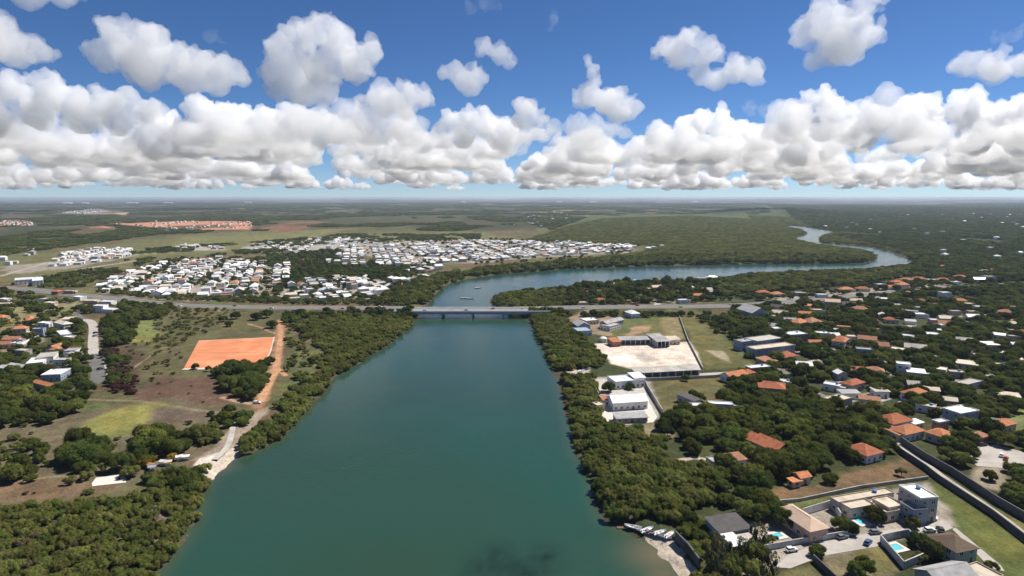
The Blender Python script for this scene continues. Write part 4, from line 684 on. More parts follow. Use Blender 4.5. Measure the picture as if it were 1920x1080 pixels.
# distant white works near the horizon
for i, (x, y, w_) in enumerate([(135, 375.5, 160), (168, 374.8, 120), (255, 375, 260), (322, 374.6, 200), (470, 375, 150), (870, 375.2, 120), (1048, 375.4, 160), (1110, 377, 190), (1230, 381.5, 120), (1300, 377.5, 160), (1410, 379, 110)]):
    gx, gy = G(x, y); gy = min(gy, 10500 + 400 * i); gx = (x - 960) / F * gy; zz = gz(gx, gy); b = MB(); n = 3 + i % 3
    r = empty('factory_hall', (gx, gy, zz)); tag(r, f'pale factory hall on the horizon, {ORD[i]} from the left', 'factory', 'factory halls on the horizon'); ww = w_ * .7
    b.box(-ww / 2, ww / 2, -40, 40, -15, 18); b.ob('wall', M['white'], r); b = MB(); b.v = [(-ww / 2 - 3, -43, 18.2), (ww / 2 + 3, -43, 18.2), (ww / 2 + 3, 43, 18.2), (-ww / 2 - 3, 43, 18.2), (-ww / 2 - 3, 0, 24), (ww / 2 + 3, 0, 24)]; b.f = [(0, 1, 5, 4), (2, 3, 4, 5), (1, 2, 5), (3, 0, 4)]; b.m = [0] * 4; b.ob('roof', M['metal'], r)

# ------------------------------------------------------------------ bridge
def build_bridge():
    r = empty('road_bridge', ((BX0 + BX1) / 2, BY, 0)); tag(r, 'long low concrete highway bridge with pale parapets across the river', 'bridge'); h = (BX1 - BX0) / 2 + 6; zt = 6.46
    b = MB(); b.box(-h, h, -10.8, 10.8, zt - .5, zt - .06); b.ob('deck', M['girder'], r)
    for s in (-1, 1):
        b = MB(); b.box(-h, h, s * 5.5 - 4.0, s * 5.5 + 4.0, zt - .058, zt); b.ob('carriageway', M['asphalt'], r)
        for t in (-4.1, 3.3):
            b = MB(); b.box(-h, h, s * 6 + t - .1, s * 6 + t + .1, zt + .003, zt + .012); b.ob('edge_line', M['line'], r)
        for k in range(int(h * 2 / 12)):
            b = MB(); x = -h + 3 + k * 12; b.box(x, x + 4, s * 6 - .09, s * 6 + .09, zt + .003, zt + .012); b.ob('lane_dash', M['line'], r)
        n = 12
        for k in range(n):                                    # parapet sections with joints
            b = MB(); x0 = -h + 2 * h * k / n + .06; x1 = -h + 2 * h * (k + 1) / n - .06; y = s * 10.95
            b.box(x0, x1, y - .2, y + .2, zt - .5, zt + .75); b.box(x0, x1, y - .45, y + .45, zt + .753, zt + .95); b.ob('parapet', M['parapet'], r)
        b = MB(); b.box(-h, h, s * 10.15 - .58, s * 10.15 + .58, zt - .055, zt + .2); b.ob('footway', M['parapet'], r)
    b = MB(); b.box(-h, h, -1.5, 1.5, zt - .055, zt + .1); b.ob('median', M['girder'], r)
    for y in (-9.6, -5.4, -1.8, 1.8, 5.4, 9.6):
        b = MB(); b.box(-h, h, y - .35, y + .35, zt - 2.7, zt - .503); b.ob('girder', M['girder'], r)
    for k in range(5):
        x = -h + 2 * h * (k + .6) / 5.2; p = MB(); p.box(x - .9, x + .9, -10.2, 10.2, zt - 3.7, zt - 2.703); q = p.ob('pier', M['girder'], r)
        for y in (-7, 0, 7):
            c = MB(); c.tube((x, y, -3), (x, y, zt - 3.69), .75, .75, 10); c.ob('column', M['girder'], q)
    for s in (-1, 1):
        b = MB(); b.box(s * h - 3, s * h + 3, -11.3, 11.3, -2, zt - .51); b.ob('abutment', M['girder'], r)
build_bridge()

# ------------------------------------------------------------------ boundary walls
def wall(label, px, h, mat, name='boundary_wall', th=.25, base=None):
    L_ = GP(px); c = L_.mean(0); r = empty(name, (c[0], c[1], GZ)); tag(r, label, 'wall')
    for a, b_ in zip(L_[:-1], L_[1:]):
        ln = float(np.hypot(*(b_ - a))); n = max(1, int(ln / 9)); an = math.atan2(b_[1] - a[1], b_[0] - a[0])
        for k in range(n):
            p = a + (b_ - a) * (k + .5) / n - c; q = MB(); q.box(-ln / n / 2 + .04, ln / n / 2 - .04, -th / 2, th / 2, -.5, h); o = q.ob('panel', M[mat], r, loc=(p[0], p[1], 0), rz=an)
            q = MB(); q.box(-ln / n / 2, ln / n / 2, -th / 2 - .07, th / 2 + .07, h + .003, h + .12); q.ob('coping', M['walld' if mat == 'walld' else 'concrete'], o)
wall('dark wall along the near edge of the walled lane', [(1672, 834), (1690, 852), (1735, 882), (1760, 902), (1860, 968), (1935, 1026), (2020, 1100)], 2.6, 'walld')
wall('dark wall along the far edge of the walled lane', [(1690, 832), (1735, 862), (1785, 890), (1870, 946), (1935, 984), (2020, 1035)], 3.2, 'walld', th=.4)
wall('pale grey wall round the blue pool court', [(1650, 1016), (1702, 1005), (1742, 1046), (1694, 1067), (1650, 1016)], 2.6, 'wallw')
wall('dark retaining wall behind the small beach', [(1266, 1012), (1290, 1036), (1312, 1066)], 3.2, 'walld', th=.5)
wall('dark wall between the two bare plots at the bottom', [(1524, 1052), (1566, 1092)], 2.4, 'walld')
wall('white wall between the tan hip roof and the beige compound', [(1504, 967), (1560, 950), (1576, 975)], 2.8, 'white')
wall('white garden wall along the near street', [(1436, 1032), (1500, 1020), (1560, 1010), (1608, 1002)], 2.0, 'wallw')
wall('concrete wall beside the riverside house with dark roof', [(1319, 985), (1347, 1022), (1352, 1033), (1400, 1026), (1436, 1032)], 1.8, 'concrete')
wall('long pale wall between riverside yard and green lot', [(1206, 712), (1214, 730), (1242, 776)], 2.6, 'concrete')
wall('low wall along the river edge of the yards', [(1108, 712), (1118, 735), (1130, 758)], 2.2, 'grey')
wall('white front wall of the green lot below the long shed', [(1208, 714), (1280, 711), (1340, 708), (1375, 704)], 1.8, 'concrete')
wall('hedge-lined wall right of the upper lots', [(1274, 596), (1290, 640), (1318, 694)], 1.8, 'grey')
wall('long slanting white wall in the left village', [(34, 650), (52, 642), (73, 634)], 2.4, 'white')
wall('dark wall along the lower side of the blue apartments', [(1378, 645), (1404, 664), (1432, 686)], 2.4, 'walld')
wall('pale retaining wall along the brown lot', [(1440, 945), (1500, 940), (1610, 916), (1740, 898)], 1.2, 'concrete')

# ------------------------------------------------------------------ pools
def pool(label, q):
    c, a, w_, d_ = rect(q, .2); r = empty('swimming_pool', (c[0], c[1], GZ), a); tag(r, label, 'pool'); W, D = w_ / 2, d_ / 2
    b = MB()
    for x0, x1, y0, y1 in ((-W - 1.2, W + 1.2, -D - 1.2, -D), (-W - 1.2, W + 1.2, D, D + 1.2), (-W - 1.2, -W, -D, D), (W, W + 1.2, -D, D)): b.box(x0, x1, y0, y1, -.3, .32)
    b.ob('coping', M['deck'], r); b = MB(); b.box(-W, W, -D, D, -.3, .2); b.ob('water', M['pool'], r); HOUSES.append((c[0], c[1], max(w_, d_) * .8))
pool('turquoise pool of the beige compound, left of the two', [(1596, 969), (1610, 968), (1622, 982), (1613, 985)])
pool('turquoise pool of the beige compound, right beside the tower house', [(1690, 969), (1704, 968), (1708, 976), (1693, 980)])
pool('teal pool beside the riverside house with dark roof', [(1444, 1002), (1462, 999), (1468, 1006), (1450, 1010)])
pool('blue pool inside the pale walled court', [(1664, 1023), (1684, 1019), (1692, 1030), (1676, 1034)])

# ------------------------------------------------------------------ cars and boats
CARM = {k: plain('car_' + k, c, .35, .03, 1, .5) for k, c in dict(white=(.75, .75, .74), silver=(.42, .43, .45), black=(.025, .025, .03), blue=(.05, .09, .2), red=(.35, .04, .03), grey=(.14, .15, .17)).items()}
def car(label, px, py, rz, col, z=None, group=None, van=False):
    x, y = G(px, py, GZ if z is None else z); r = empty('car', (x, y, (GZ + .22) if z is None else z), rz); tag(r, label, 'car', group)
    k = ('carmesh', col, van)
    if k not in _wm:
        b = MB(); hh = .95
        prof = [(-2.15, .32), (-2.2, .75), (-1.95, .92), (1.05, .98), (2.0, .78), (2.18, .55), (2.12, .32)]
        for s in (-1, 1): b.poly([(x_, s * .86, z_) for x_, z_ in (prof if s < 0 else prof[::-1])])
        n = len(prof)
        for i in range(n):
            a, c = prof[i], prof[(i + 1) % n]; b.poly([(a[0], -.86, a[1]), (a[0], .86, a[1]), (c[0], .86, c[1]), (c[0], -.86, c[1])])
        t = 2.0 if van else 1.48; body = b.mesh('body', CARM[col])
        g = MB(); lo = [(-1.9, .90), (.95, .96)]; up = [(-1.55, t - .08), (.2 if not van else .55, t - .08)]
        L0 = [(-1.9, -.80, .90), (1.0, -.80, .95), (1.0, .80, .95), (-1.9, .80, .90)]; U = [(up[0][0], -.64, t - .06), (up[1][0], -.64, t - .06), (up[1][0], .64, t - .06), (up[0][0], .64, t - .06)]
        for i in range(4): j = (i + 1) % 4; g.poly([L0[i], L0[j], U[j], U[i]])
        gl = g.mesh('window', M['glass']); q = MB(); q.box(up[0][0] - .05, up[1][0] + .05, -.68, .68, t - .06, t); rf = q.mesh('roof', CARM[col])
        wh = MB(); wh.tube((0, -.1, 0), (0, .1, 0), .32, .32, 10); wm_ = wh.mesh('wheel', M['tyre']); lt = MB(); lt.box(-.03, .05, -.18, .18, -.08, .08); lm = lt.mesh('headlight', M['line'])
        _wm[k] = (body, gl, rf, wm_, lm)
    body, gl, rf, wm_, lm = _wm[k]; mob('body', body, r); mob('window', gl, r); mob('roof', rf, r)
    for sx in (-1.35, 1.35):
        for sy in (-.8, .8): mob('wheel', wm_, r, (sx, sy, .32))
    for sy in (-.6, .6): mob('headlight', lm, r, (2.12, sy, .68))
for a in [('silver-blue car parked by the white garden wall on the near street', 1579, 1010, .35, 'grey'), ('dark grey car further along the near street, below the beige compound', 1641, 1001, .15, 'grey'), ('dark blue car standing across the middle of the near street', 1627, 1020, .75, 'blue'), ('white car parked near the clipped round tree', 1484, 1034, .2, 'white'), ('white jeep beside the brown hip roof house', 1743, 997, .1, 'white'), ('dark car at the end of the near street', 1763, 996, 1.3, 'black'),
          ('black car on the left concrete street, upper of two', 179, 625, 1.5, 'black'), ('dark car on the left concrete street, lower of two', 178, 631, 1.5, 'grey'), ('dark car on the left asphalt street near the kerb', 188, 693, 1.2, 'black'), ('white and black pickup on the dirt track by the tree clump', 482, 757, .1, 'white'), ('dark car in the paved lot, left of two', 1842, 836, .2, 'black'), ('silver car in the paved lot by the trees', 1862, 831, .4, 'silver'), ('white car in the shade of the paved lot', 1878, 856, .8, 'white'), ('red car on the bare lot beside the walled lane', 1886, 862, .8, 'red'), ('dark car on the apron of the river meadow', 232, 897, .3, 'black')]: car(*a)
car('white van standing in for a boat on its trailer behind the tower house yard', 1745, 972, -.8, 'white', van=True)  # van body stands in for a boat on its trailer
BZ = 6.48; y1, y2 = BY - 6, BY + 6
for i, (x, s, col) in enumerate([(-88, -1, 'white'), (-46, -1, 'silver'), (10, 1, 'white'), (-20, 1, 'red')]):
    yy = BY + s * 4.2; px, py = to_px(x, yy, BZ); car(f'{col} car crossing the bridge, {["leftmost", "second from left", "rightmost", "third from left"][i]}', px, py, 0 if s < 0 else math.pi, col, z=BZ)
def on_road(px, side, s, col, lab):
    x = (px - 960) / F * 640; i = int(np.argmin(np.abs(side[:, 0] - x))); i = min(max(i, 1), len(side) - 2); p = side[i]; t = side[i + 1] - side[i - 1]; t /= np.hypot(*t); n = np.array([-t[1], t[0]])
    q = p + n * s; z = rzf(p[0]) + .07; a, b_ = to_px(q[0], q[1], z); car(lab, a, b_, math.atan2(t[1], t[0]), col, z=z)
for i, (px, s, c_) in enumerate([(703, 4.5, 'white'), (640, -6, 'silver'), (520, -5, 'white'), (420, 5, 'grey'), (300, -5, 'white')]): on_road(px, left, s, c_, f'{c_} car on the highway left of the bridge, {ORD[i]} from the bridge')
for i, (px, s, c_) in enumerate([(1100, -5, 'white'), (1210, 5, 'red'), (1290, -6, 'silver'), (1380, 5, 'white'), (1490, -5, 'blue')]): on_road(px, right, s, c_, f'{c_} car on the highway right of the bridge, {ORD[i]} from the bridge')
def boat(label, px, py, rz, L_=5.5, col='white', z=.05, tilt=0, group=None):
    x, y = G(px, py, max(z, 0)); r = empty('boat', (x, y, z), rz); r.rotation_euler = (tilt, 0, rz); tag(r, label, 'boat', group)
    st = [(-.5, .8, .0), (-.2, 1.0, 0), (.15, .9, 0), (.38, .5, .08), (.5, .04, .22)]; b = MB(); Wd = L_ * .17; rings = []
    for sx, sw, lift in st: rings.append([(sx * L_, -Wd * sw, .75 + lift), (sx * L_, -Wd * sw * .6, .05 + lift), (sx * L_, 0, -.12 + lift), (sx * L_, Wd * sw * .6, .05 + lift), (sx * L_, Wd * sw, .75 + lift), (sx * L_, Wd * sw * .85, .75 + lift), (sx * L_, Wd * sw * .5, .25 + lift), (sx * L_, -Wd * sw * .5, .25 + lift), (sx * L_, -Wd * sw * .85, .75 + lift)])
    for a, c in zip(rings[:-1], rings[1:]):
        for i in range(9): j = (i + 1) % 9; b.poly([a[i], c[i], c[j], a[j]])
    b.poly(rings[0]); b.ob('hull', CARM[col], r)
    for t in (-.25, .05):
        s = MB(); s.box(t * L_ - .15, t * L_ + .15, -Wd * .78, Wd * .78, .48, .54); s.ob('seat', M['wood'], r)
    m = MB(); m.box(-L_ * .5 - .32, -L_ * .5 - .02, -.17, .17, .55, 1.15); m.box(-L_ * .5 - .22, -L_ * .5 - .12, -.07, .07, -.35, .547); m.ob('outboard_motor', CARM['black'], r)
for i, (px, py, rz, L_, c_) in enumerate([(1187, 990, 2.7, 6.5, 'white'), (1200, 996, 2.4, 5.5, 'silver'), (1214, 995, .6, 6, 'white'), (1226, 1002, 2.6, 6.5, 'grey'), (1238, 1000, .5, 5.5, 'white'), (1246, 1008, 2.8, 5, 'silver'), (1256, 1004, .8, 5.5, 'white')]): boat(f'{c_} open motorboat moored at the beach by the mangroves, {ORD[i]} from the left', px, py, rz, L_, c_, z=max(.08, gz(*G(px, py, .5)) + .12), group='boats moored at the lower right beach')
for lb, px, py, rz in [('small white boat on the river bend beyond the bridge, upper', 896, 540, .2), ('small white boat on the river bend beyond the bridge, lower left', 870, 559, .1), ('small white boat on the river bend beyond the bridge, lower right', 881, 560, -.1), ('pale boat drawn up on the sandy landing left of the sand yard', 1090, 696, .6), ('small boat beached on the landing below the bridge bushes', 1100, 692, .3)]: boat(lb, px, py, rz, 9 if py < 600 else 6.5, 'white', z=.05 if py < 600 else gz(*G(px, py)))
p0 = G(1172, 990, 0); r = empty('floating_jetty', (p0[0], p0[1], 0), .05); tag(r, 'thin floating plank jetty reaching into the river beside the moored boats', 'jetty')
for k in range(8): b = MB(); b.box(-3 + k * .85, -3 + k * .85 + .78, -.7, .7, .25, .35); b.ob('plank', M['wood'], r)
for y in (-.5, .5): b = MB(); b.tube((-3, y, .1), (3.7, y, .1), .18, .18, 8); b.ob('float', M['grey'], r)
# beach stalls at the lower left
for i, (px, py, c_, rm) in enumerate([(272, 884, 'white', 'orange'), (287, 879, 'bluegrey', 'bluegrey'), (302, 874, 'white', 'metal'), (316, 871, 'cream', 'cream'), (330, 868, 'white', 'white'), (343, 864, 'grey', 'metal')]):
    x, y = G(px, py); x += RN.uniform(-1, 1); y += RN.uniform(-3, 3); r = empty('beach_stall', (x, y, GZ), RN.uniform(-.7, .7), (.8, .8, .85)); tag(r, f'small beach stall with {COLN[rm]} awning by the sandy ramp, {ORD[i]} from the left', 'stall', 'beach stalls by the sandy ramp')
    for sx in (-1.6, 1.6):
        for sy in (-1.2, 1.2): b = MB(); b.tube((sx, sy, 0), (sx, sy, 2.3), .07, .07, 6); b.ob('post', M['wood'], r)
    b = MB(); b.box(-1.5, 1.5, -1.1, -.6, .0, 1.0); b.ob('counter', M[c_], r); b = MB(); b.v = [(-2, -1.6, 2.3), (2, -1.6, 2.3), (2, 1.6, 2.3), (-2, 1.6, 2.3), (-2, 0, 3.0), (2, 0, 3.0)]; b.f = [(0, 1, 5, 4), (2, 3, 4, 5), (1, 2, 5), (3, 0, 4), (3, 2, 1, 0)]; b.m = [0] * 5; b.ob('awning', M[rm], r); HOUSES.append((x, y, 2.5))
x, y = G(1145, 640); tg = empty('storage_tank', (x, y, GZ)); tag(tg, 'white domed tank at the left end of the sand yard sheds', 'tank')
x, y = G(1131, 641); tg.location = (x, y, GZ); b = MB(); b.tube((0, 0, -.3), (0, 0, 3.2), 3.1, 3.1, 18); b.ob('shell', M['white'], tg); b = MB(); b.tube((0, 0, 3.21), (0, 0, 4.1), 3.1, 1.9, 18); b.tube((0, 0, 4.1), (0, 0, 4.5), 1.9, .5, 18); b.ob('dome', M['white'], tg)
# lamp posts along the highway
for i, px in enumerate((-60, 60, 180, 330, 430, 540, 640, 740, 1040, 1120, 1210, 1300, 1400, 1500, 1610)):
    side = left if px < 900 else right; x = (px - 960) / F * 640; k = int(np.argmin(np.abs(side[:, 0] - x))); p = side[k]; r = empty('street_lamp', (p[0], p[1], rzf(p[0]))); tag(r, f'double-armed lamp post on the highway median, {ORD[i]} from the left', 'lamp post', 'lamp posts on the highway')
    b = MB(); b.tube((0, 0, 0), (0, 0, 9.5), .13, .08, 6); b.ob('pole', M['grey'], r)
    for s in (-1, 1): b = MB(); b.tube((0, 0, 9.3), (0, s * 2.2, 9.8), .06, .05, 5); o = b.ob('arm', M['grey'], r); b = MB(); b.box(-.15, .15, s * 2.2 - .4, s * 2.2 + .4, 9.72, 9.86); b.ob('lamp_head', M['grey'], o)

# ------------------------------------------------------------------ trees
def crown_mesh(name, mat, seed, kind, nlobes, nleaf, leaf, low=False):
    rnd = np.random.RandomState(seed); lobes = []
    for k in range(nlobes):
        a = rnd.uniform(0, 6.283); u = rnd.uniform(0, 1)
        if kind == 'dome': r = math.sqrt(u) * .70; z = .13 + .58 * math.sqrt(max(0, 1 - (r / .95) ** 2)) * rnd.uniform(.55, 1.12); R = rnd.uniform(.20, .36)
        elif kind == 'bush': r = math.sqrt(u) * .72; z = .12 + .52 * math.sqrt(max(0, 1 - (r / .95) ** 2)) * rnd.uniform(.7, 1.1); R = rnd.uniform(.22, .36)
        elif kind == 'tall': z = rnd.uniform(.25, .97); r = .85 * math.sqrt(max(.03, 1 - ((z - .5) / .52) ** 2)) * rnd.uniform(.15, 1); R = rnd.uniform(.09, .17)
        elif kind == 'carpet': r = math.sqrt(u) * .86; z = .10 + .45 * rnd.uniform(.4, 1.1); R = rnd.uniform(.16, .27)
        lobes.append((r * math.cos(a), r * math.sin(a), z, R))
    wts = np.array([l[3] ** 2 for l in lobes]); wts /= wts.sum(); V = []; Fc = []
    L_ = np.array(lobes); idx = rnd.choice(nlobes, nleaf, p=wts); d = rnd.normal(size=(nleaf, 3)); d /= np.linalg.norm(d, axis=1)[:, None]; d[:, 2] = np.where(d[:, 2] < -.35, -d[:, 2], d[:, 2])
    rad = L_[idx, 3] * rnd.uniform(.80, 1.10, nleaf) ; asp = np.array([1, 1, .82 if kind != 'tall' else 1.3]); c = L_[idx, :3] + d * rad[:, None] * asp
    keep = np.ones(nleaf, bool)
    for x, y, z, R in lobes: keep &= ((c - [x, y, z]) ** 2 / asp ** 2).sum(1) > (R * .72) ** 2
    c, d = c[keep], d[keep]; n = len(c)
    nn = d + rnd.normal(size=(n, 3)) * .55; nn[:, 2] += .75; nn /= np.linalg.norm(nn, axis=1)[:, None]; t = np.cross(nn, rnd.normal(size=(n, 3))); t /= np.linalg.norm(t, axis=1)[:, None]; b = np.cross(nn, t); s = leaf * rnd.uniform(.6, 1.4, n)[:, None]
    V = np.stack([c + t * s, c + b * s * .7, c - t * s, c - b * s * .7], 1).reshape(-1, 3).tolist(); Fc = np.arange(n * 4).reshape(-1, 4).tolist()
    bm = bmesh.new()
    for x, y, z, R in (lobes if kind != 'tall' else lobes[:8]):                                   # inner foliage mass of each bough
        q = bmesh.ops.create_icosphere(bm, subdivisions=1 if low else 2, radius=R * .80, matrix=Matrix.Translation((x, y, z)))
        for v in q['verts']:
            o = v.co - Vector((x, y, z)); o.z *= asp[2]; v.co = Vector((x, y, z)) + o * (1 + .30 * noise.noise(v.co * 9 + Vector((seed, 0, 0))))
    k = len(V); bm.verts.ensure_lookup_table(); V += [tuple(v.co) for v in bm.verts]; Fc += [[k + v.index for v in f.verts] for f in bm.faces]; bm.free()
    me = bpy.data.meshes.new(name); me.from_pydata(V, [], Fc); me.materials.append(mat); me.update(); return me
def trunk_mesh(seed, top=.5, spread=.42, rad=.055):
    rnd = random.Random(seed); b = MB(); h = top * .55; b.tube((0, 0, -.05), (.01, .01, h), rad, rad * .7, 7)
    for k in range(5):
        a = k * 1.257 + rnd.uniform(-.3, .3); r = spread * rnd.uniform(.6, 1); m_ = (math.cos(a) * r * .5, math.sin(a) * r * .5, h + (top - h) * .6); b.tube((.01, .01, h * .92), m_, rad * .5, rad * .35, 5); b.tube(m_, (math.cos(a) * r, math.sin(a) * r, top + rnd.uniform(0, .1)), rad * .35, rad * .12, 5)
    return b.mesh('trunk', M['bark'])
TK = {}
for i, (key, mat, kind, nl) in enumerate([('broad_dark', 'dark', 'dome', 30), ('broad_dark', 'dark', 'dome', 36), ('broad_mid', 'mid', 'dome', 28), ('broad_mid', 'mid', 'dome', 36), ('broad_light', 'light', 'dome', 32), ('broad_yellow', 'yellow', 'bush', 13), ('mangrove', 'mangrove', 'bush', 16), ('mangrove', 'mangrove', 'bush', 20), ('mangrove', 'mangrove2', 'bush', 18), ('mangrove', 'mangrove2', 'bush', 14), ('dry', 'dry', 'bush', 12), ('wisp', 'wisp', 'tall', 46), ('wisp', 'wisp', 'tall', 38), ('shrub', 'mid', 'bush', 10), ('shrub', 'mangrove', 'bush', 9), ('maroon', 'maroon', 'bush', 12)]):
    cm = crown_mesh('crown', LEAF[mat], 100 + i, kind, nl, (3600 if kind == 'dome' else 2600) if key != 'shrub' else 1200, .042 if kind != 'tall' else .034); tm_ = trunk_mesh(i, .85 if kind == 'tall' else .5, .2 if kind == 'tall' else .45, .03 if kind == 'tall' else .055)
    TK.setdefault(key, []).append((cm, tm_, mat))
lib = {}
def libcoll(key, low):
    k = (key, low)
    if k in lib: return lib[k]
    c = bpy.data.collections.new('library_' + key + ('_low' if low else ''))
    if key in TK and not low:
        src = [(cm, tm_) for cm, tm_, _ in TK[key]]
        for j, (cm, tm_) in enumerate(src):
            bm = bmesh.new(); bm.from_mesh(cm); n = len(bm.faces); bm.from_mesh(tm_); bm.faces.ensure_lookup_table()
            for f in bm.faces[n:]: f.material_index = 1
            me = bpy.data.meshes.new('tree'); bm.to_mesh(me); bm.free(); me.materials.append(cm.materials[0]); me.materials.append(M['bark']); o = bpy.data.objects.new('tree_source', me); c.objects.link(o)
    else:                                                      # far canopy: clumps of several crowns
        mats = {'broad_dark': ['dark', 'dark', 'mid'], 'broad_mid': ['mid', 'light', 'dark'], 'mangrove': ['mangrove', 'mangrove', 'mangrove2'], 'dry': ['dry', 'dry', 'mid']}[key]
        for j, mt in enumerate(mats): o = bpy.data.objects.new('tree_source', crown_mesh('canopy', LEAF[mt], 300 + j + len(lib) * 7, 'carpet', 20, 700, .06, True)); c.objects.link(o)
    lib[k] = c; return c
def scatter(name, label, pts, key, low, cat='trees'):
    """pts: x, y, z, radius, height"""
    if not len(pts): return
    P = np.array(pts); me = bpy.data.meshes.new(name); me.from_pydata(P[:, :3].tolist(), [], []); col = libcoll(key, low); n = len(P); rnd = np.random.RandomState(len(P))
    a = me.attributes.new('scl', 'FLOAT_VECTOR', 'POINT'); a.data.foreach_set('vector', np.column_stack([P[:, 3], P[:, 3], P[:, 4]]).astype(np.float32).ravel())
    a = me.attributes.new('rot', 'FLOAT_VECTOR', 'POINT'); a.data.foreach_set('vector', np.column_stack([np.zeros(n), np.zeros(n), rnd.uniform(0, 6.28, n)]).astype(np.float32).ravel())
    a = me.attributes.new('idx', 'INT', 'POINT'); a.data.foreach_set('value', rnd.randint(0, len(col.objects), n).astype(np.int32))
    ng = bpy.data.node_groups.new('scatter', 'GeometryNodeTree'); ng.interface.new_socket('Geometry', in_out='INPUT', socket_type='NodeSocketGeometry'); ng.interface.new_socket('Geometry', in_out='OUTPUT', socket_type='NodeSocketGeometry')
    N, L = ng.nodes, ng.links; gi, go, ip, ci = N.new('NodeGroupInput'), N.new('NodeGroupOutput'), N.new('GeometryNodeInstanceOnPoints'), N.new('GeometryNodeCollectionInfo')
    ci.inputs['Collection'].default_value = col; ci.inputs['Separate Children'].default_value = True; ci.inputs['Reset Children'].default_value = True; ip.inputs['Pick Instance'].default_value = True
    def na(nm, ty): q = N.new('GeometryNodeInputNamedAttribute'); q.data_type = ty; q.inputs['Name'].default_value = nm; return q.outputs['Attribute']
    L.new(gi.outputs[0], ip.inputs['Points']); L.new(ci.outputs[0], ip.inputs['Instance']); L.new(na('scl', 'FLOAT_VECTOR'), ip.inputs['Scale']); L.new(na('rot', 'FLOAT_VECTOR'), ip.inputs['Rotation']); L.new(na('idx', 'INT'), ip.inputs['Instance Index']); L.new(ip.outputs[0], go.inputs[0])
    o = mob(name, me); md = o.modifiers.new('scatter', 'NODES'); md.node_group = ng; tag(o, label, cat, None, 'stuff'); print(name, n)

HA = np.array(HOUSES)
exq = [(q, q.min(0), q.max(0)) for q in EXC]
clear_px = [[(190, 421), (330, 415), (400, 414), (474, 416), (474, 432), (380, 433), (270, 428)], [(120, 438), (190, 423), (232, 430), (160, 442)], [(-20, 415), (58, 415), (64, 424), (-20, 426)], [(92, 402), (180, 392), (248, 398), (240, 404)], [(560, 418), (640, 407), (760, 405), (780, 412), (650, 423)], [(130, 802), (200, 772), (312, 758), (330, 770), (235, 818)], [(1110, 644), (1305, 641), (1318, 694), (1186, 692), (1146, 682), (1132, 664)], [(1216, 718), (1345, 712), (1368, 748), (1300, 768), (1250, 772)], [(1450, 912), (1640, 874), (1700, 862), (1722, 888), (1660, 902), (1500, 936)], [(1736, 916), (1760, 910), (1930, 1024), (1930, 1080), (1890, 1080), (1772, 978)], [(1885, 800), (1890, 774), (1990, 770), (1990, 830)], [(1130, 715), (1210, 705), (1232, 785), (1140, 800)], [(1280, 600), (1310, 600), (1420, 688), (1320, 692)], [(364, 872), (378, 858), (440, 843), (446, 852), (398, 886)], [(1540, 1046), (1640, 1026), (1685, 1066), (1580, 1082)], [(1508, 962), (1553, 952), (1565, 966), (1545, 982)], [(1218, 1012), (1262, 1012), (1306, 1068), (1290, 1085), (1240, 1040)], [(1236, 596), (1270, 594), (1286, 634), (1245, 632)], [(1172, 628), (1190, 612), (1222, 611), (1215, 622)]]
exq += [(q, q.min(0), q.max(0)) for q in (GP(p) for p in clear_px)]
HW_X = np.linspace(0, 1, 2)
def free(P, marg=0., houses=True, riv=1.0):
    k = np.ones(len(P), bool)
    for q, lo, hi in exq:
        b = (P[:, 0] > lo[0]) & (P[:, 0] < hi[0]) & (P[:, 1] > lo[1]) & (P[:, 1] < hi[1]) & k; i = np.where(b)[0]
        if len(i): k[i[inside(P[i], q)]] = False
    nr = P[:, 1] < 3300; k[nr] &= (-sdist(P[nr], RIVER) > riv)
    nr = np.where(k & (P[:, 1] < 1500))[0]
    if houses:
        for s in range(0, len(nr), 4000):
            i = nr[s:s + 4000]; d = np.hypot(P[i, 0][:, None] - HA[None, :, 0], P[i, 1][:, None] - HA[None, :, 1]) - HA[None, :, 2]; k[i[(d < marg).any(1)]] = False
    return k
TREES = []                                                    # x, y, r, h, key, region
rs = np.random.RandomState(3)
def region(poly, step, keyw, r0, r1, hr, name, dens=1.0, nscale=0, nthr=.5, marg=1.0, riv=1.0, houses=True):
    Q = GP(poly); lo, hi = Q.min(0), Q.max(0); gx, gy = np.meshgrid(np.arange(lo[0], hi[0], step), np.arange(lo[1], hi[1], step)); P = np.stack([gx.ravel(), gy.ravel()], 1); P = P + rs.uniform(-.48, .48, P.shape) * step
    P = P[inside(P, Q)]; P = P[rs.rand(len(P)) < dens]
    if nscale: P = P[fbm(P[:, 0] / nscale, P[:, 1] / nscale, 123, 3) > nthr]
    P = P[free(P, marg, houses, riv)]; ks = list(keyw); pw = np.array([keyw[k] for k in ks], float); pw /= pw.sum()
    r = r0 + (r1 - r0) * rs.rand(len(P)) ** 1.4; kk = rs.choice(len(ks), len(P), p=pw)
    for (x, y), q, i in zip(P, r, kk): TREES.append((x, y, q, q * rs.uniform(*hr), ks[i], name))
BL, MG = {'broad_dark': 5, 'broad_mid': 4, 'broad_light': 1}, {'mangrove': 1}
MX = {'mangrove': 8, 'broad_dark': 1}
region([(-260, 1020), (-120, 960), (0, 962), (90, 950), (200, 945), (290, 928), (330, 905), (395, 892), (376, 925), (368, 965), (335, 1015), (285, 1085), (200, 1200), (-420, 1250)], 2.7, {'mangrove': 40, 'dry': 1}, 1.7, 3.2, (1.2, 1.7), 'in the olive thicket filling the lower left corner', .93, riv=-1.8)
region([(268, 905), (310, 890), (398, 880), (380, 925), (300, 925)], 4.2, {'mangrove': 3, 'broad_dark': 2}, 2.8, 4.4, (1.2, 1.6), 'on the bank below the beach stalls', .9, riv=-1.8)
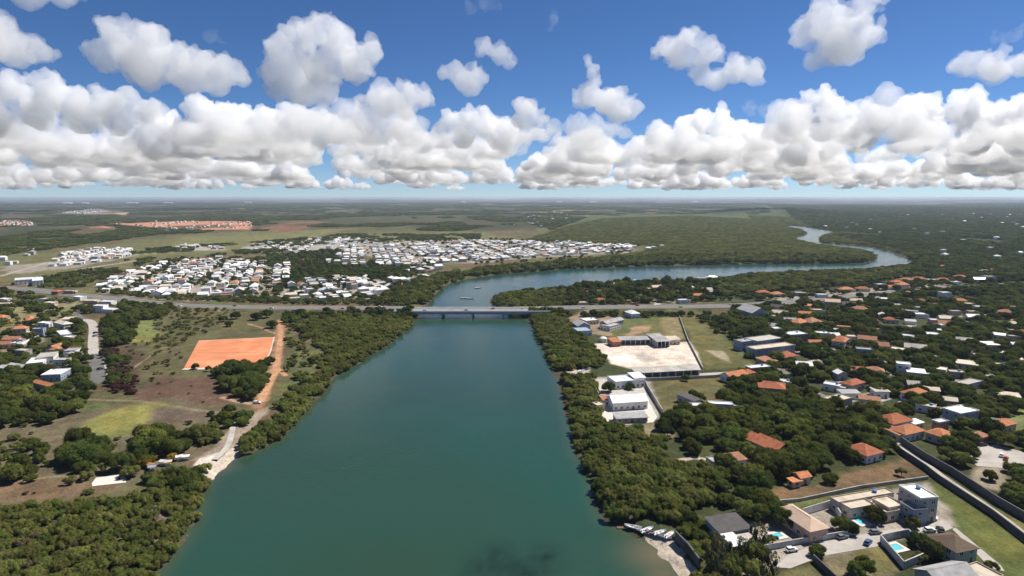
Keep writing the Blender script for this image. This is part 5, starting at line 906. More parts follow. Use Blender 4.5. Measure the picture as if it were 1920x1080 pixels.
region([(446, 848), (470, 815), (520, 788), (552, 768), (562, 775), (520, 820), (470, 847)], 3.6, MG, 2.4, 4.2, (1.1, 1.5), 'on the bank right of the sandy ramp', .95, riv=-2.2)
region([(515, 770), (545, 740), (575, 715), (600, 700), (625, 700), (600, 735), (562, 775)], 3.8, MG, 2.6, 4.4, (1.1, 1.5), 'on the bank right of the dirt track', .95, riv=-2.2)
region([(548, 612), (580, 600), (640, 594), (700, 594), (772, 594), (776, 603), (730, 642), (682, 674), (622, 706), (600, 690), (610, 660), (580, 635)], 4.2, MG, 2.6, 4.6, (1.0, 1.4), 'in the mangrove belt between dirt track and bridge', .95, riv=-2.2)
region([(530, 605), (580, 600), (610, 660), (600, 700), (560, 715), (535, 700), (535, 640)], 6, {'mangrove': 3, 'shrub': 3, 'dry': 1}, 1.6, 4.2, (.9, 1.4), 'on the rough ground right of the dirt track', .45)
region([(532, 590), (600, 588), (770, 590), (770, 597), (600, 603), (535, 605)], 7, {'broad_dark': 2, 'mangrove': 1}, 3.5, 6, (1.0, 1.4), 'in the row below the highway left of the bridge', .8)
region([(996, 590), (1050, 588), (1064, 600), (1096, 640), (1132, 672), (1126, 690), (1060, 694), (1044, 694), (1030, 668), (1013, 635), (1000, 606)], 4.0, MG, 2.6, 4.6, (1.1, 1.5), 'in the mangrove strip below the right bridge end', .96, riv=-2.2)
region([(1056, 708), (1108, 706), (1118, 742), (1130, 770), (1140, 802), (1078, 802), (1064, 765)], 4.2, MX, 2.6, 4.4, (1.1, 1.5), 'on the bank beside the riverside yards', .9, riv=-2.2)
region([(1075, 802), (1130, 800), (1200, 808), (1246, 832), (1236, 862), (1130, 872), (1110, 880), (1086, 850)], 3.8, MG, 2.4, 4.2, (1.2, 1.6), 'in the mangrove lobe above the bank path', .96, riv=-2.2)
region([(1113, 884), (1180, 870), (1250, 862), (1330, 885), (1352, 915), (1340, 945), (1300, 966), (1270, 978), (1205, 978), (1150, 968), (1123, 930)], 3.8, {'mangrove': 1}, 2.4, 4.4, (1.3, 1.7), 'in the dense mangrove above the moored boats', .97, riv=-2.2)
region([(1266, 988), (1318, 972), (1345, 1028), (1352, 1090), (1310, 1095), (1300, 1050)], 4, {'mangrove': 2, 'broad_dark': 1}, 2.6, 4.2, (1.3, 1.8), 'between the beach and the riverside house', .9)
region([(1330, 1036), (1440, 1036), (1452, 1066), (1440, 1120), (1330, 1120)], 5.5, {'wisp': 5, 'mangrove': 2}, 3.4, 4.8, (1.8, 2.5), 'in the feathery trees at the bottom edge', .8)
region([(922, 566), (940, 552), (1000, 546), (1060, 542), (1085, 556), (1070, 572), (990, 586), (946, 580)], 5, {'mangrove': 5, 'broad_dark': 1}, 3, 5, (1.1, 1.5), 'on the green point beyond the bridge', .95, riv=-2.2)
region([(1060, 541), (1160, 531), (1345, 526), (1345, 566), (1200, 570), (1070, 574)], 8, BL, 4, 7, (1.2, 1.7), 'on the wooded spit beyond the bridge', .62, marg=.5)
region([(1030, 560), (1440, 552), (1440, 561), (1340, 566), (1030, 573)], 7, BL, 3, 5, (1.0, 1.4), 'along the highway right of the bridge', .5)
region([(1340, 528), (1400, 517), (1640, 506), (1716, 497), (1700, 520), (1560, 538), (1440, 548), (1345, 556)], 6, {'mangrove': 4, 'broad_dark': 1}, 4, 6.5, (1.0, 1.3), 'in the green belt behind the right-hand highway', .97, riv=-1)
region([(1330, 590), (1450, 575), (1560, 600), (1700, 545), (1930, 530), (2100, 560), (2100, 760), (1930, 760), (1880, 830), (1700, 770), (1660, 860), (1440, 900), (1380, 860), (1240, 800), (1380, 700), (1420, 640)], 7.6, BL, 3.2, 7.2, (1.05, 1.45), 'in the garden suburb woods on the right', .9, 70, .30, marg=-.6)
region([(1360, 760), (1560, 760), (1640, 800), (1660, 860), (1440, 905), (1380, 860)], 8, BL, 4.0, 7.5, (1.05, 1.4), 'in the wood left of the walled lane', .75, marg=.2)
region([(1230, 800), (1380, 770), (1400, 850), (1330, 862), (1250, 850)], 7, BL, 3.0, 5.5, (1.1, 1.5), 'around the clearings above the low pale house', .6, marg=.2)
region([(1345, 885), (1400, 880), (1440, 930), (1470, 950), (1420, 985), (1360, 960)], 7, BL, 4.0, 6.5, (1.1, 1.5), 'behind the riverside house with dark roof', .85)
region([(1300, 596), (1385, 588), (1420, 600), (1440, 630), (1380, 640), (1340, 630)], 7, BL, 3, 5.5, (1.1, 1.5), 'between the green lot and the slate warehouse', .75)
region([(1345, 700), (1440, 700), (1450, 760), (1400, 790), (1350, 770)], 7.5, BL, 3.5, 6, (1.1, 1.5), 'right of the walled green lot', .8)
region([(1745, 820), (1818, 830), (1828, 880), (1800, 890), (1770, 870)], 7, {'broad_dark': 3, 'broad_mid': 1}, 4.5, 7, (1.1, 1.4), 'in the row right of the walled lane', .9)
region([(1870, 810), (1990, 830), (1990, 850), (1880, 850)], 8, BL, 4, 6.5, (1.1, 1.4), 'above the paved lot', .8); region([(1890, 880), (1990, 880), (1990, 990), (1930, 985), (1880, 945)], 6.5, BL, 3.5, 5.5, (1.1, 1.4), 'right of the dirt lot at the right edge', .85)
region([(1890, 720), (1990, 700), (1990, 770), (1895, 770)], 8, {'broad_dark': 1}, 5, 8, (1.1, 1.4), 'above the playing field', .9)
region([(1420, 556), (1560, 545), (1800, 512), (1950, 505), (1950, 560), (1760, 548), (1700, 556), (1560, 600), (1430, 600)], 8, BL, 3, 6, (1.1, 1.5), 'around the houses beside the right-hand highway', .7, marg=-1)
region([(1945, 760), (2700, 760), (2900, 1300), (2060, 1300), (1990, 1100), (2010, 1000)], 8.5, BL, 3.5, 7, (1.1, 1.5), 'beyond the right edge', .6, 60, .33)
# gardens of the near plots
for px, py, rr, key, txt in [(1530, 1040, 2.6, 'broad_light', 'clipped round bright green tree at the street corner'), (1575, 995, 3.4, 'broad_mid', 'green tree left of the left turquoise pool'), (1592, 1000, 3.0, 'broad_dark', 'dark tree below the left turquoise pool'), (1640, 978, 3.6, 'broad_dark', 'dark tree between the two turquoise pools'), (1712, 988, 2.6, 'broad_mid', 'slender tree in front of the tower house'), (1722, 1022, 3.0, 'broad_dark', 'dark tree right of the pale walled court'), (1745, 1046, 3.6, 'broad_dark', 'dark tree left of the brown hip roof'), (1725, 1052, 2.4, 'shrub', 'bush inside the pale walled court'), (1622, 1074, 3.2, 'broad_light', 'yellow-green tree in the bare plot at the bottom'), (1605, 1080, 2.8, 'broad_mid', 'grey-green tree in the bare plot at the bottom'), (1700, 925, 2.8, 'broad_yellow', 'yellow-topped tree left of the tower house'), (1470, 985, 4.4, 'broad_dark', 'dark tree left of the tan hip roof'), (1455, 970, 4.0, 'broad_dark', 'dark tree behind the teal pool'), (1420, 975, 3.6, 'broad_dark', 'dark tree right of the dark roof'), (1448, 1018, 2.2, 'shrub', 'pale bush beside the teal pool'), (1424, 868, 3.4, 'broad_light', 'lone round tree above the brown lot'), (1890, 940, 3.0, 'broad_mid', 'tree at the edge of the dirt lot'), (1856, 900, 2.6, 'broad_mid', 'lone tree on the dirt lot'), (1858, 1068, 2.2, 'shrub', 'bush at the end of the paved path'), (1285, 714, 2.6, 'broad_dark', 'small tree on the forecourt wall of the long shed'), (1312, 752, 3.4, 'broad_mid', 'green bush beside the ruined shed'), (1300, 742, 2.8, 'broad_mid', 'second bush behind the ruined shed'), (1555, 905, 3.0, 'broad_light', 'light green bush at the top of the brown lot'), (1690, 892, 2.2, 'shrub', 'low shrub in the brown lot near the lane'), (1765, 870, 2.6, 'shrub', 'shrub leaning on the lane wall'), (1182, 730, 3.0, 'broad_mid', 'tree in the riverside yard'), (1140, 735, 4.0, 'broad_dark', 'dark tree on the river wall'),
                         (155, 872, 6.5, 'broad_dark', 'largest dark spreading tree on the left meadow'), (130, 862, 5.0, 'broad_dark', 'left half of the dark tree pair on the meadow'), (150, 838, 5.5, 'broad_dark', 'dark tree behind the spreading tree on the meadow'), (178, 862, 4.5, 'broad_mid', 'right shoulder of the meadow tree clump'), (284, 838, 6.0, 'broad_light', 'bright green crown beside the beach stalls'), (305, 855, 5.5, 'broad_light', 'light green tree above the beach stalls'), (265, 850, 5.0, 'broad_dark', 'dark tree left of the bright crown'), (228, 880, 4.8, 'broad_dark', 'round dark tree beside the concrete apron'), (330, 850, 4.2, 'broad_mid', 'green tree above the sandy ramp'), (270, 875, 3.0, 'broad_yellow', 'yellow flowering tree behind the beach stalls'), (283, 866, 2.4, 'broad_yellow', 'smaller yellow tree behind the beach stalls'), (322, 862, 2.2, 'broad_yellow', 'small yellow bush by the stalls'), (247, 893, 3.6, 'mangrove', 'grey-green tree right of the concrete apron'), (190, 886, 3.4, 'shrub', 'round bush left of the concrete apron'), (160, 900, 3.0, 'shrub', 'olive bush on the meadow path'), (132, 908, 2.6, 'shrub', 'small bush below the meadow path'), (370, 826, 5.2, 'mangrove', 'wide grey-green bush left of the boat ramp'), (385, 820, 3.6, 'mangrove', 'smaller bush left of the boat ramp'), (456, 786, 3.6, 'broad_dark', 'round dark tree above the boat ramp'), (418, 792, 3.6, 'broad_mid', 'green bush left of the boat ramp head'), (430, 776, 3.4, 'broad_mid', 'green tree at the meadow fence'), (400, 806, 2.8, 'broad_light', 'yellow-green bush by the meadow fence'), (20, 902, 5.0, 'broad_mid', 'tree at the left frame edge on the meadow'), (40, 880, 4.6, 'broad_mid', 'second tree at the left edge of the meadow'), (80, 860, 3.6, 'shrub', 'grey shrub on the meadow'), (75, 870, 3.0, 'shrub', 'low shrub on the meadow'),
                         (435, 700, 5.5, 'broad_dark', 'dark tree below the clay pitch, leftmost of its clump'), (455, 712, 6.0, 'broad_dark', 'dark tree in the middle of the clump below the clay pitch'), (478, 706, 5.0, 'broad_dark', 'dark tree at the right of the clump below the pitch'), (465, 732, 6.0, 'broad_mid', 'green tree at the front of the clump below the pitch'), (440, 722, 4.5, 'broad_dark', 'dark tree at the front left of the clump'), (485, 728, 4.5, 'broad_mid', 'green tree beside the dirt track in the clump'), (492, 700, 3.5, 'broad_dark', 'small dark tree at the pitch corner of the clump'), (506, 684, 3.8, 'broad_dark', 'round dark tree at the lower right pitch corner'), (366, 692, 2.6, 'broad_mid', 'small tree at the lower left pitch corner'), (392, 696, 2.4, 'shrub', 'bush on the lower pitch border'), (548, 686, 3.2, 'broad_light', 'round green bush right of the dirt track'), (584, 681, 3.0, 'broad_dark', 'dark round bush near the mangrove belt'), (418, 603, 4.2, 'broad_dark', 'dark tree above the clay pitch, leftmost'), (430, 612, 3.6, 'broad_dark', 'second dark tree above the clay pitch'), (442, 598, 4.5, 'broad_dark', 'dark tree nearest the highway above the pitch'), (480, 600, 5.0, 'broad_dark', 'big dark tree above the pitch, left of three'), (500, 596, 5.5, 'broad_dark', 'big dark tree above the pitch, middle of three'), (510, 615, 5.0, 'broad_dark', 'big dark tree by the dirt track above the pitch'), (545, 603, 4.5, 'broad_dark', 'dark tree at the top of the mangrove belt')]:
    x, y = G(px, py); rr *= 1.22; TREES.append((x, y, rr, rr * rs.uniform(1.2, 1.5), key, '!' + txt))
region([(405, 702), (430, 688), (492, 690), (500, 720), (490, 742), (462, 752), (425, 732)], 6.2, {'broad_dark': 3, 'broad_mid': 1}, 4.8, 6.8, (1.05, 1.35), 'in the clump below the clay pitch', .95)
region([(108, 850), (140, 818), (186, 830), (200, 868), (172, 888), (122, 884)], 6.5, {'broad_dark': 3, 'broad_mid': 1}, 4.2, 6.2, (1.1, 1.4), 'in the dark clump on the left meadow', .9)
region([(222, 876), (258, 824), (300, 806), (340, 832), (350, 858), (300, 866), (250, 886)], 6.5, {'broad_dark': 2, 'broad_mid': 2, 'broad_light': 2}, 4.2, 6.0, (1.1, 1.4), 'in the clump above the beach stalls', .85)
region([(-60, 830), (60, 820), (100, 850), (80, 900), (0, 930), (-60, 930)], 6, {'broad_mid': 2, 'mangrove': 3, 'shrub': 3}, 2, 4.6, (1.0, 1.4), 'at the left edge of the meadow', .6)
region([(330, 838), (360, 808), (400, 806), (412, 826), (375, 845)], 5, {'mangrove': 2, 'broad_mid': 1}, 3, 4.4, (1.0, 1.3), 'in the bushes left of the boat ramp', .8)
region([(385, 776), (440, 768), (470, 778), (465, 800), (410, 802)], 5, {'mangrove': 1, 'broad_mid': 2}, 2.4, 4.0, (1.0, 1.3), 'by the fence above the boat ramp', .7)
region([(205, 690), (250, 700), (262, 740), (215, 740)], 5, {'maroon': 1}, 2, 3.6, (.9, 1.3), 'in the reddish scrub beside the asphalt street', .7)
# left-hand woods
region([(-250, 690), (-60, 650), (60, 690), (110, 705), (160, 728), (180, 752), (110, 795), (0, 805), (-250, 880)], 7.5, {'broad_dark': 4, 'broad_mid': 4, 'broad_light': 1}, 4, 7, (1.05, 1.4), 'in the dark wood left of the asphalt street', .88, marg=.2)
region([(195, 660), (235, 668), (245, 700), (232, 745), (205, 725)], 7, {'broad_mid': 3, 'dry': 2, 'broad_dark': 1}, 3.5, 5.5, (1.1, 1.4), 'in the grove right of the asphalt street', .85)
region([(140, 655), (172, 670), (172, 700), (150, 722), (128, 700)], 6.5, BL, 3.5, 5.5, (1.1, 1.4), 'left of the asphalt street', .8)
region([(190, 600), (225, 585), (262, 600), (250, 625), (240, 650), (196, 655)], 7, {'broad_mid': 3, 'broad_dark': 2, 'broad_light': 1}, 3.5, 6, (1.1, 1.4), 'right of the left concrete street', .85)
region([(215, 562), (310, 570), (330, 580), (290, 600), (262, 600), (225, 585)], 7, BL, 3.5, 6, (1.1, 1.4), 'below the highway at the left', .7)
region([(-200, 560), (0, 545), (110, 560), (200, 575), (170, 600), (170, 660), (60, 690), (-60, 650), (-200, 680)], 7.6, {'broad_dark': 3, 'broad_mid': 4, 'broad_light': 2, 'broad_yellow': .15}, 2.8, 5.8, (1.05, 1.45), 'in the gardens left of the concrete street', .58, 60, .35, marg=.3)
region([(290, 580), (340, 570), (430, 585), (400, 625), (330, 650), (300, 660), (290, 620)], 7, {'shrub': 4, 'mangrove': 2, 'dry': 1}, 1.8, 3.8, (.8, 1.2), 'on the scrub above the clay pitch', .6)
region([(210, 640), (300, 610), (345, 660), (340, 700), (260, 720)], 7, {'shrub': 4, 'dry': 2}, 1.2, 3.0, (.8, 1.2), 'on the scrub left of the clay pitch', .32); region([(210, 710), (470, 705), (470, 765), (240, 750)], 9, {'shrub': 3, 'dry': 2}, .9, 2.0, (.7, 1.1), 'on the burnt ground below the pitch', .2)
region([(-250, 850), (0, 800), (200, 775), (420, 770), (400, 850), (330, 900), (180, 945), (-250, 970)], 8, {'shrub': 5, 'dry': 1, 'mangrove': 1}, .9, 2.6, (.8, 1.2), 'on the left meadow', .24)
region([(100, 560), (310, 574), (640, 586), (640, 590), (300, 582), (100, 566)], 6, {'shrub': 1}, 1.5, 2.8, (.9, 1.2), 'on the highway verge', .5); region([(180, 548), (310, 562), (500, 569), (757, 575), (790, 570), (757, 566), (500, 560), (310, 556), (190, 543)], 5.5, {'broad_dark': 1, 'mangrove': 2}, 2.5, 4.2, (1.0, 1.4), 'along the far side of the highway', .9)
region([(1030, 588), (1300, 588), (1300, 594), (1030, 598)], 7, BL, 3, 5.5, (1.0, 1.4), 'below the highway right of the bridge', .75)
region([(700, 568), (770, 530), (810, 520), (860, 510), (870, 524), (838, 533), (812, 552), (798, 572)], 6.5, {'broad_mid': 3, 'mangrove': 3}, 4, 6.5, (1.1, 1.5), 'on the far bank left of the river bend', .85, marg=-1, riv=-1.8)
# trees among the white town
region([(190, 548), (180, 530), (330, 484), (560, 495), (820, 490), (790, 530), (700, 566), (440, 564)], 10, BL, 2.6, 5.2, (1.1, 1.5), 'among the houses of the white town', .7, 60, .36, marg=-1.5)
region([(520, 520), (600, 500), (700, 505), (800, 505), (760, 525), (640, 522), (540, 540)], 8, {'broad_dark': 3, 'broad_mid': 1}, 4, 6.5, (1.1, 1.5), 'in the wood dividing the white town', .8, marg=-1)
region([(440, 495), (520, 478), (640, 470), (640, 500), (560, 505)], 9, BL, 4, 7, (1.1, 1.5), 'behind the white town', .6); region([(640, 455), (900, 447), (1200, 458), (1190, 478), (900, 498), (700, 500)], 15, BL, 3, 5.5, (1.1, 1.5), 'among the far houses', .35, 90, .45, marg=-1)
region([(860, 520), (900, 505), (1060, 492), (1240, 480), (1400, 478), (1560, 480), (1640, 484), (1625, 492), (1400, 495), (1060, 505), (940, 514)], 7.5, {'mangrove': 4, 'broad_dark': 1}, 4.5, 7, (1.2, 1.5), 'along the far river bank', .95, riv=-1)

TP = np.array([(t[0], t[1]) for t in TREES]); TZ = ground_z(TP)
TZ = np.where(TZ < .4, .1, TZ)
PX = np.array([to_px(x, y, z) for (x, y), z in zip(TP, TZ)]); size = np.array([t[2] for t in TREES]) / TP[:, 1]
vis = (PX[:, 0] > -15) & (PX[:, 0] < 1935) & (PX[:, 1] < 1105)
fam = np.array([0 if t[4] in ('mangrove', 'dry') else 1 if t[4] != 'shrub' else 2 for t in TREES]); named = np.array([t[5][0] == '!' for t in TREES])
single = named.copy()
for f, n in ((0, 230), (1, 230), (2, 60)):
    i = np.where(vis & (fam == f) & ~named)[0]; i = i[np.argsort(-size[i])][:n]; single[i] = True
KN = dict(broad_dark='dark green broadleaf tree', broad_mid='green broadleaf tree', broad_light='light green broadleaf tree', broad_yellow='yellow tree', mangrove='olive mangrove tree', dry='dry brown bush', maroon='reddish brown bush', wisp='tall feathery tree', shrub='low green shrub')
NM = dict(broad_dark='broadleaf_tree', broad_mid='broadleaf_tree', broad_light='broadleaf_tree', broad_yellow='yellow_tree', mangrove='mangrove_tree', dry='dry_bush', maroon='reddish_bush', wisp='casuarina_tree', shrub='shrub')
grp = {}
for i in np.where(single)[0]: grp.setdefault((TREES[i][4], TREES[i][5]), []).append(i)
for (key, reg), ids in grp.items():
    ids.sort(key=lambda i: PX[i][0])
    for n, i in enumerate(ids):
        x, y, r_, h, _, _ = TREES[i]; v = TK[key][int(rs.randint(len(TK[key])))]
        if reg[0] == '!': lb, g = reg[1:], None
        elif len(ids) == 1: lb, g = f'{KN[key]} {reg}', None
        elif len(ids) <= 30: lb, g = f'{ORD[n]} {KN[key]} from left {reg}', f'{KN[key]}s {reg}'
        else: lb, g = f'{KN[key]} {reg}', f'{KN[key]}s {reg}'
        o = empty(NM[key], (x, y, float(TZ[i]) - .05), float(rs.uniform(0, 6.28)), (r_, r_, h)); tag(o, lb, 'shrub' if key in ('shrub', 'dry', 'maroon') else 'tree', g); mob('trunk', v[1], o); mob('crown', v[0], o)
mass = {}
for i in np.where(~single)[0]:
    t = TREES[i]; mass.setdefault(t[4], []).append((t[0], t[1], TZ[i] - .05, t[2], t[3]))
for k, p in mass.items(): scatter({'mangrove': 'mangrove_thicket', 'shrub': 'scrub', 'dry': 'dry_scrub', 'maroon': 'reddish_scrub', 'wisp': 'feathery_thicket'}.get(k, 'woodland'), {'mangrove': 'olive mangrove canopy along the river banks', 'shrub': 'low green scrub scattered over rough ground', 'dry': 'dry brown scrub', 'maroon': 'reddish brown scrub', 'wisp': 'feathery thicket at the bottom edge', 'broad_dark': 'dark green woodland canopy between the houses', 'broad_mid': 'mid green woodland canopy between the houses', 'broad_light': 'light green woodland canopy between the houses', 'broad_yellow': 'yellow flowering crowns in the woodland'}[k], p, k, False)
# far canopy of several crowns each
def canopy(polys, step0, key, rr, hh, label, thr=None, ns=150, name='far_woodland', dens=.95):
    out = []
    for poly in polys:
        Q = GP(poly); lo, hi = Q.min(0), Q.max(0); y = lo[1]
        while y < hi[1]:
            st = step0 * max(1, y / 2200); xs = np.arange(lo[0], hi[0], st); P = np.stack([xs, np.full(len(xs), y)], 1) + rs.uniform(-.5, .5, (len(xs), 2)) * st; P = P[inside(P, Q)]; P = P[rs.rand(len(P)) < dens]
            if thr is not None and len(P): P = P[fbm(P[:, 0] / ns, P[:, 1] / (ns * 1.6), 321, 3) > thr]
            if len(P):
                P = P[free(P, 0, False, 2.0)]
                k = max(1, y / 2200)
                if len(P):
                    z = ground_z(P)
                    for (a, b), c in zip(P, z): out.append((a, b, c - .3, rr * k * rs.uniform(.8, 1.25), hh * rs.uniform(.75, 1.3) * k ** .3))
            y += st
    scatter(name, label, out, key, True)
canopy([[(985, 452), (1060, 426), (1130, 410), (1290, 405), (1420, 412), (1500, 426), (1482, 440), (1500, 452), (1600, 468), (1645, 482), (1560, 480), (1240, 478), (1060, 490), (1200, 474), (1240, 462), (1100, 454)]], 11, 'mangrove', 8.5, 5.0, 'flat olive mangrove plain inside the river bend', name='mangrove_plain')
canopy([[(1400, 404), (1520, 410), (1620, 420), (1700, 446), (1760, 475), (1770, 506), (1640, 490), (1560, 470), (1470, 450), (1440, 425)]], 10, 'mangrove', 7.5, 6, 'mangrove fringe along the far river reach', name='far_mangrove')
canopy([[(1440, 386), (2500, 381), (2500, 560), (1930, 528), (1790, 520), (1700, 524), (1722, 495), (1690, 470), (1600, 452), (1560, 440), (1500, 415)]], 12, 'broad_dark', 8.5, 9, 'dark wooded suburb spreading to the right horizon', .30, 160)
canopy([[(-500, 500), (0, 480), (300, 440), (600, 430), (900, 440), (1010, 440), (1100, 408), (1290, 403), (1440, 405), (1440, 381), (-700, 381)]], 16, 'broad_mid', 10, 7, 'patchy woods across the far country to the left', .52, 240)
canopy([[(-400, 545), (0, 525), (200, 500), (240, 470), (480, 455), (640, 440), (900, 440), (900, 449), (640, 455), (420, 490), (330, 482), (160, 540)]], 13, 'broad_mid', 7, 7, 'tree rows in the fields behind the white town', .55, 60)

# ------------------------------------------------------------------ haze
hz = MB(); hz.box(-100000, 100000, -3000, 95000, -4.5, 128); hm = bpy.data.materials.new('haze'); hm.use_nodes = True; n = hm.node_tree; n.nodes.clear(); o = n.nodes.new('ShaderNodeOutputMaterial'); pv = n.nodes.new('ShaderNodeVolumePrincipled')
pv.inputs['Color'].default_value = (.68, .80, .98, 1); pv.inputs['Density'].default_value = .000042; pv.inputs['Anisotropy'].default_value = .2; n.links.new(pv.outputs[0], o.inputs['Volume'])
ho = hz.ob('haze', hm); tag(ho, 'thin bluish haze over the far country', 'haze', None, 'stuff')

# ------------------------------------------------------------------ clouds: closed billowing volumes of droplets at their real height
CB = 1000.0
def cloudmat(name, den):
    m = bpy.data.materials.new(name); m.use_nodes = True; n = m.node_tree; n.nodes.clear(); o = n.nodes.new('ShaderNodeOutputMaterial'); v = n.nodes.new('ShaderNodeVolumeScatter')
    v.inputs['Color'].default_value = (1, 1, 1, 1); v.inputs['Density'].default_value = den; v.inputs['Anisotropy'].default_value = .25; n.links.new(v.outputs[0], o.inputs['Volume']); return m
CM = cloudmat('cloud_droplets', .0048); CT = cloudmat('thin_cloud', .0011); CF = cloudmat('far_cloud', .0026)
def billow(balls, vox, seed, s=1.0, flat=None):
    """balls (x, y, z, r) in photo pixels at the cloud's distance -> lumpy closed mesh"""
    bm = bmesh.new()
    for x, y, z, r in balls: bmesh.ops.create_icosphere(bm, subdivisions=2, radius=r, matrix=Matrix.Translation((x, y, z)))
    if flat is not None:
        for v in bm.verts:
            if v.co.z < flat: v.co.z = flat + (v.co.z - flat) * .22
    me = bpy.data.meshes.new('cloud'); bm.to_mesh(me); bm.free(); ob = bpy.data.objects.new('tmp', me); C.objects.link(ob); md = ob.modifiers.new('r', 'REMESH'); md.mode = 'VOXEL'; md.voxel_size = vox
    dg = bpy.context.evaluated_depsgraph_get(); m2 = bpy.data.meshes.new_from_object(ob.evaluated_get(dg)); bpy.data.objects.remove(ob); m2.update(); nv = len(m2.vertices)
    c = np.zeros(nv * 3); m2.vertices.foreach_get('co', c); c = c.reshape(-1, 3); nn = np.zeros(nv * 3); m2.vertices.foreach_get('normal', nn); nn = nn.reshape(-1, 3); zl, zh = c[:, 2].min(), c[:, 2].max(); off = Vector((seed * 77.7, seed * 13.1, 0))
    for i in range(nv):
        p = Vector(c[i]) + off; f = min(1.0, .35 + 1.4 * (c[i, 2] - zl) / (zh - zl))
        q = p + noise.noise_vector(p / (16 * s)) * 7 * s; d = noise.noise(p / (30 * s)) * 13 * s + (.5 - noise.voronoi(q / (17 * s))[0][0]) * 15 * s + (.48 - noise.voronoi(q / (7.5 * s))[0][0]) * 9 * s + noise.noise(p / (3.4 * s)) * 3.4 * s
        c[i] += nn[i] * d * f
    m2.vertices.foreach_set('co', c.ravel()); m2.materials.clear(); m2.update()
    ob = bpy.data.objects.new('tmp', m2); C.objects.link(ob); md = ob.modifiers.new('r', 'REMESH'); md.mode = 'VOXEL'; md.voxel_size = vox * .72       # close the folds
    dg = bpy.context.evaluated_depsgraph_get(); m3 = bpy.data.meshes.new_from_object(ob.evaluated_get(dg)); bpy.data.objects.remove(ob); bpy.data.meshes.remove(m2)
    ne = len(m3.edges); ev = np.zeros(ne * 2, np.int32); m3.edges.foreach_get('vertices', ev); ev = ev.reshape(-1, 2); lab = np.arange(len(m3.vertices))
    while True:                                               # one body per cloud: drop loose crumbs
        mn = np.minimum(lab[ev[:, 0]], lab[ev[:, 1]]); l2 = lab.copy(); np.minimum.at(l2, ev[:, 0], mn); np.minimum.at(l2, ev[:, 1], mn)
        for _ in range(4): l2 = l2[l2]
        if (l2 == lab).all(): break
        lab = l2
    u, ct = np.unique(lab, return_counts=True)
    if len(u) > 1:
        bm = bmesh.new(); bm.from_mesh(m3); bm.verts.ensure_lookup_table(); big = u[ct.argmax()]; bmesh.ops.delete(bm, geom=[bm.verts[int(i)] for i in np.where(lab != big)[0]], context='VERTS'); bm.to_mesh(m3); bm.free()
    m3.materials.clear(); m3.update(); return m3
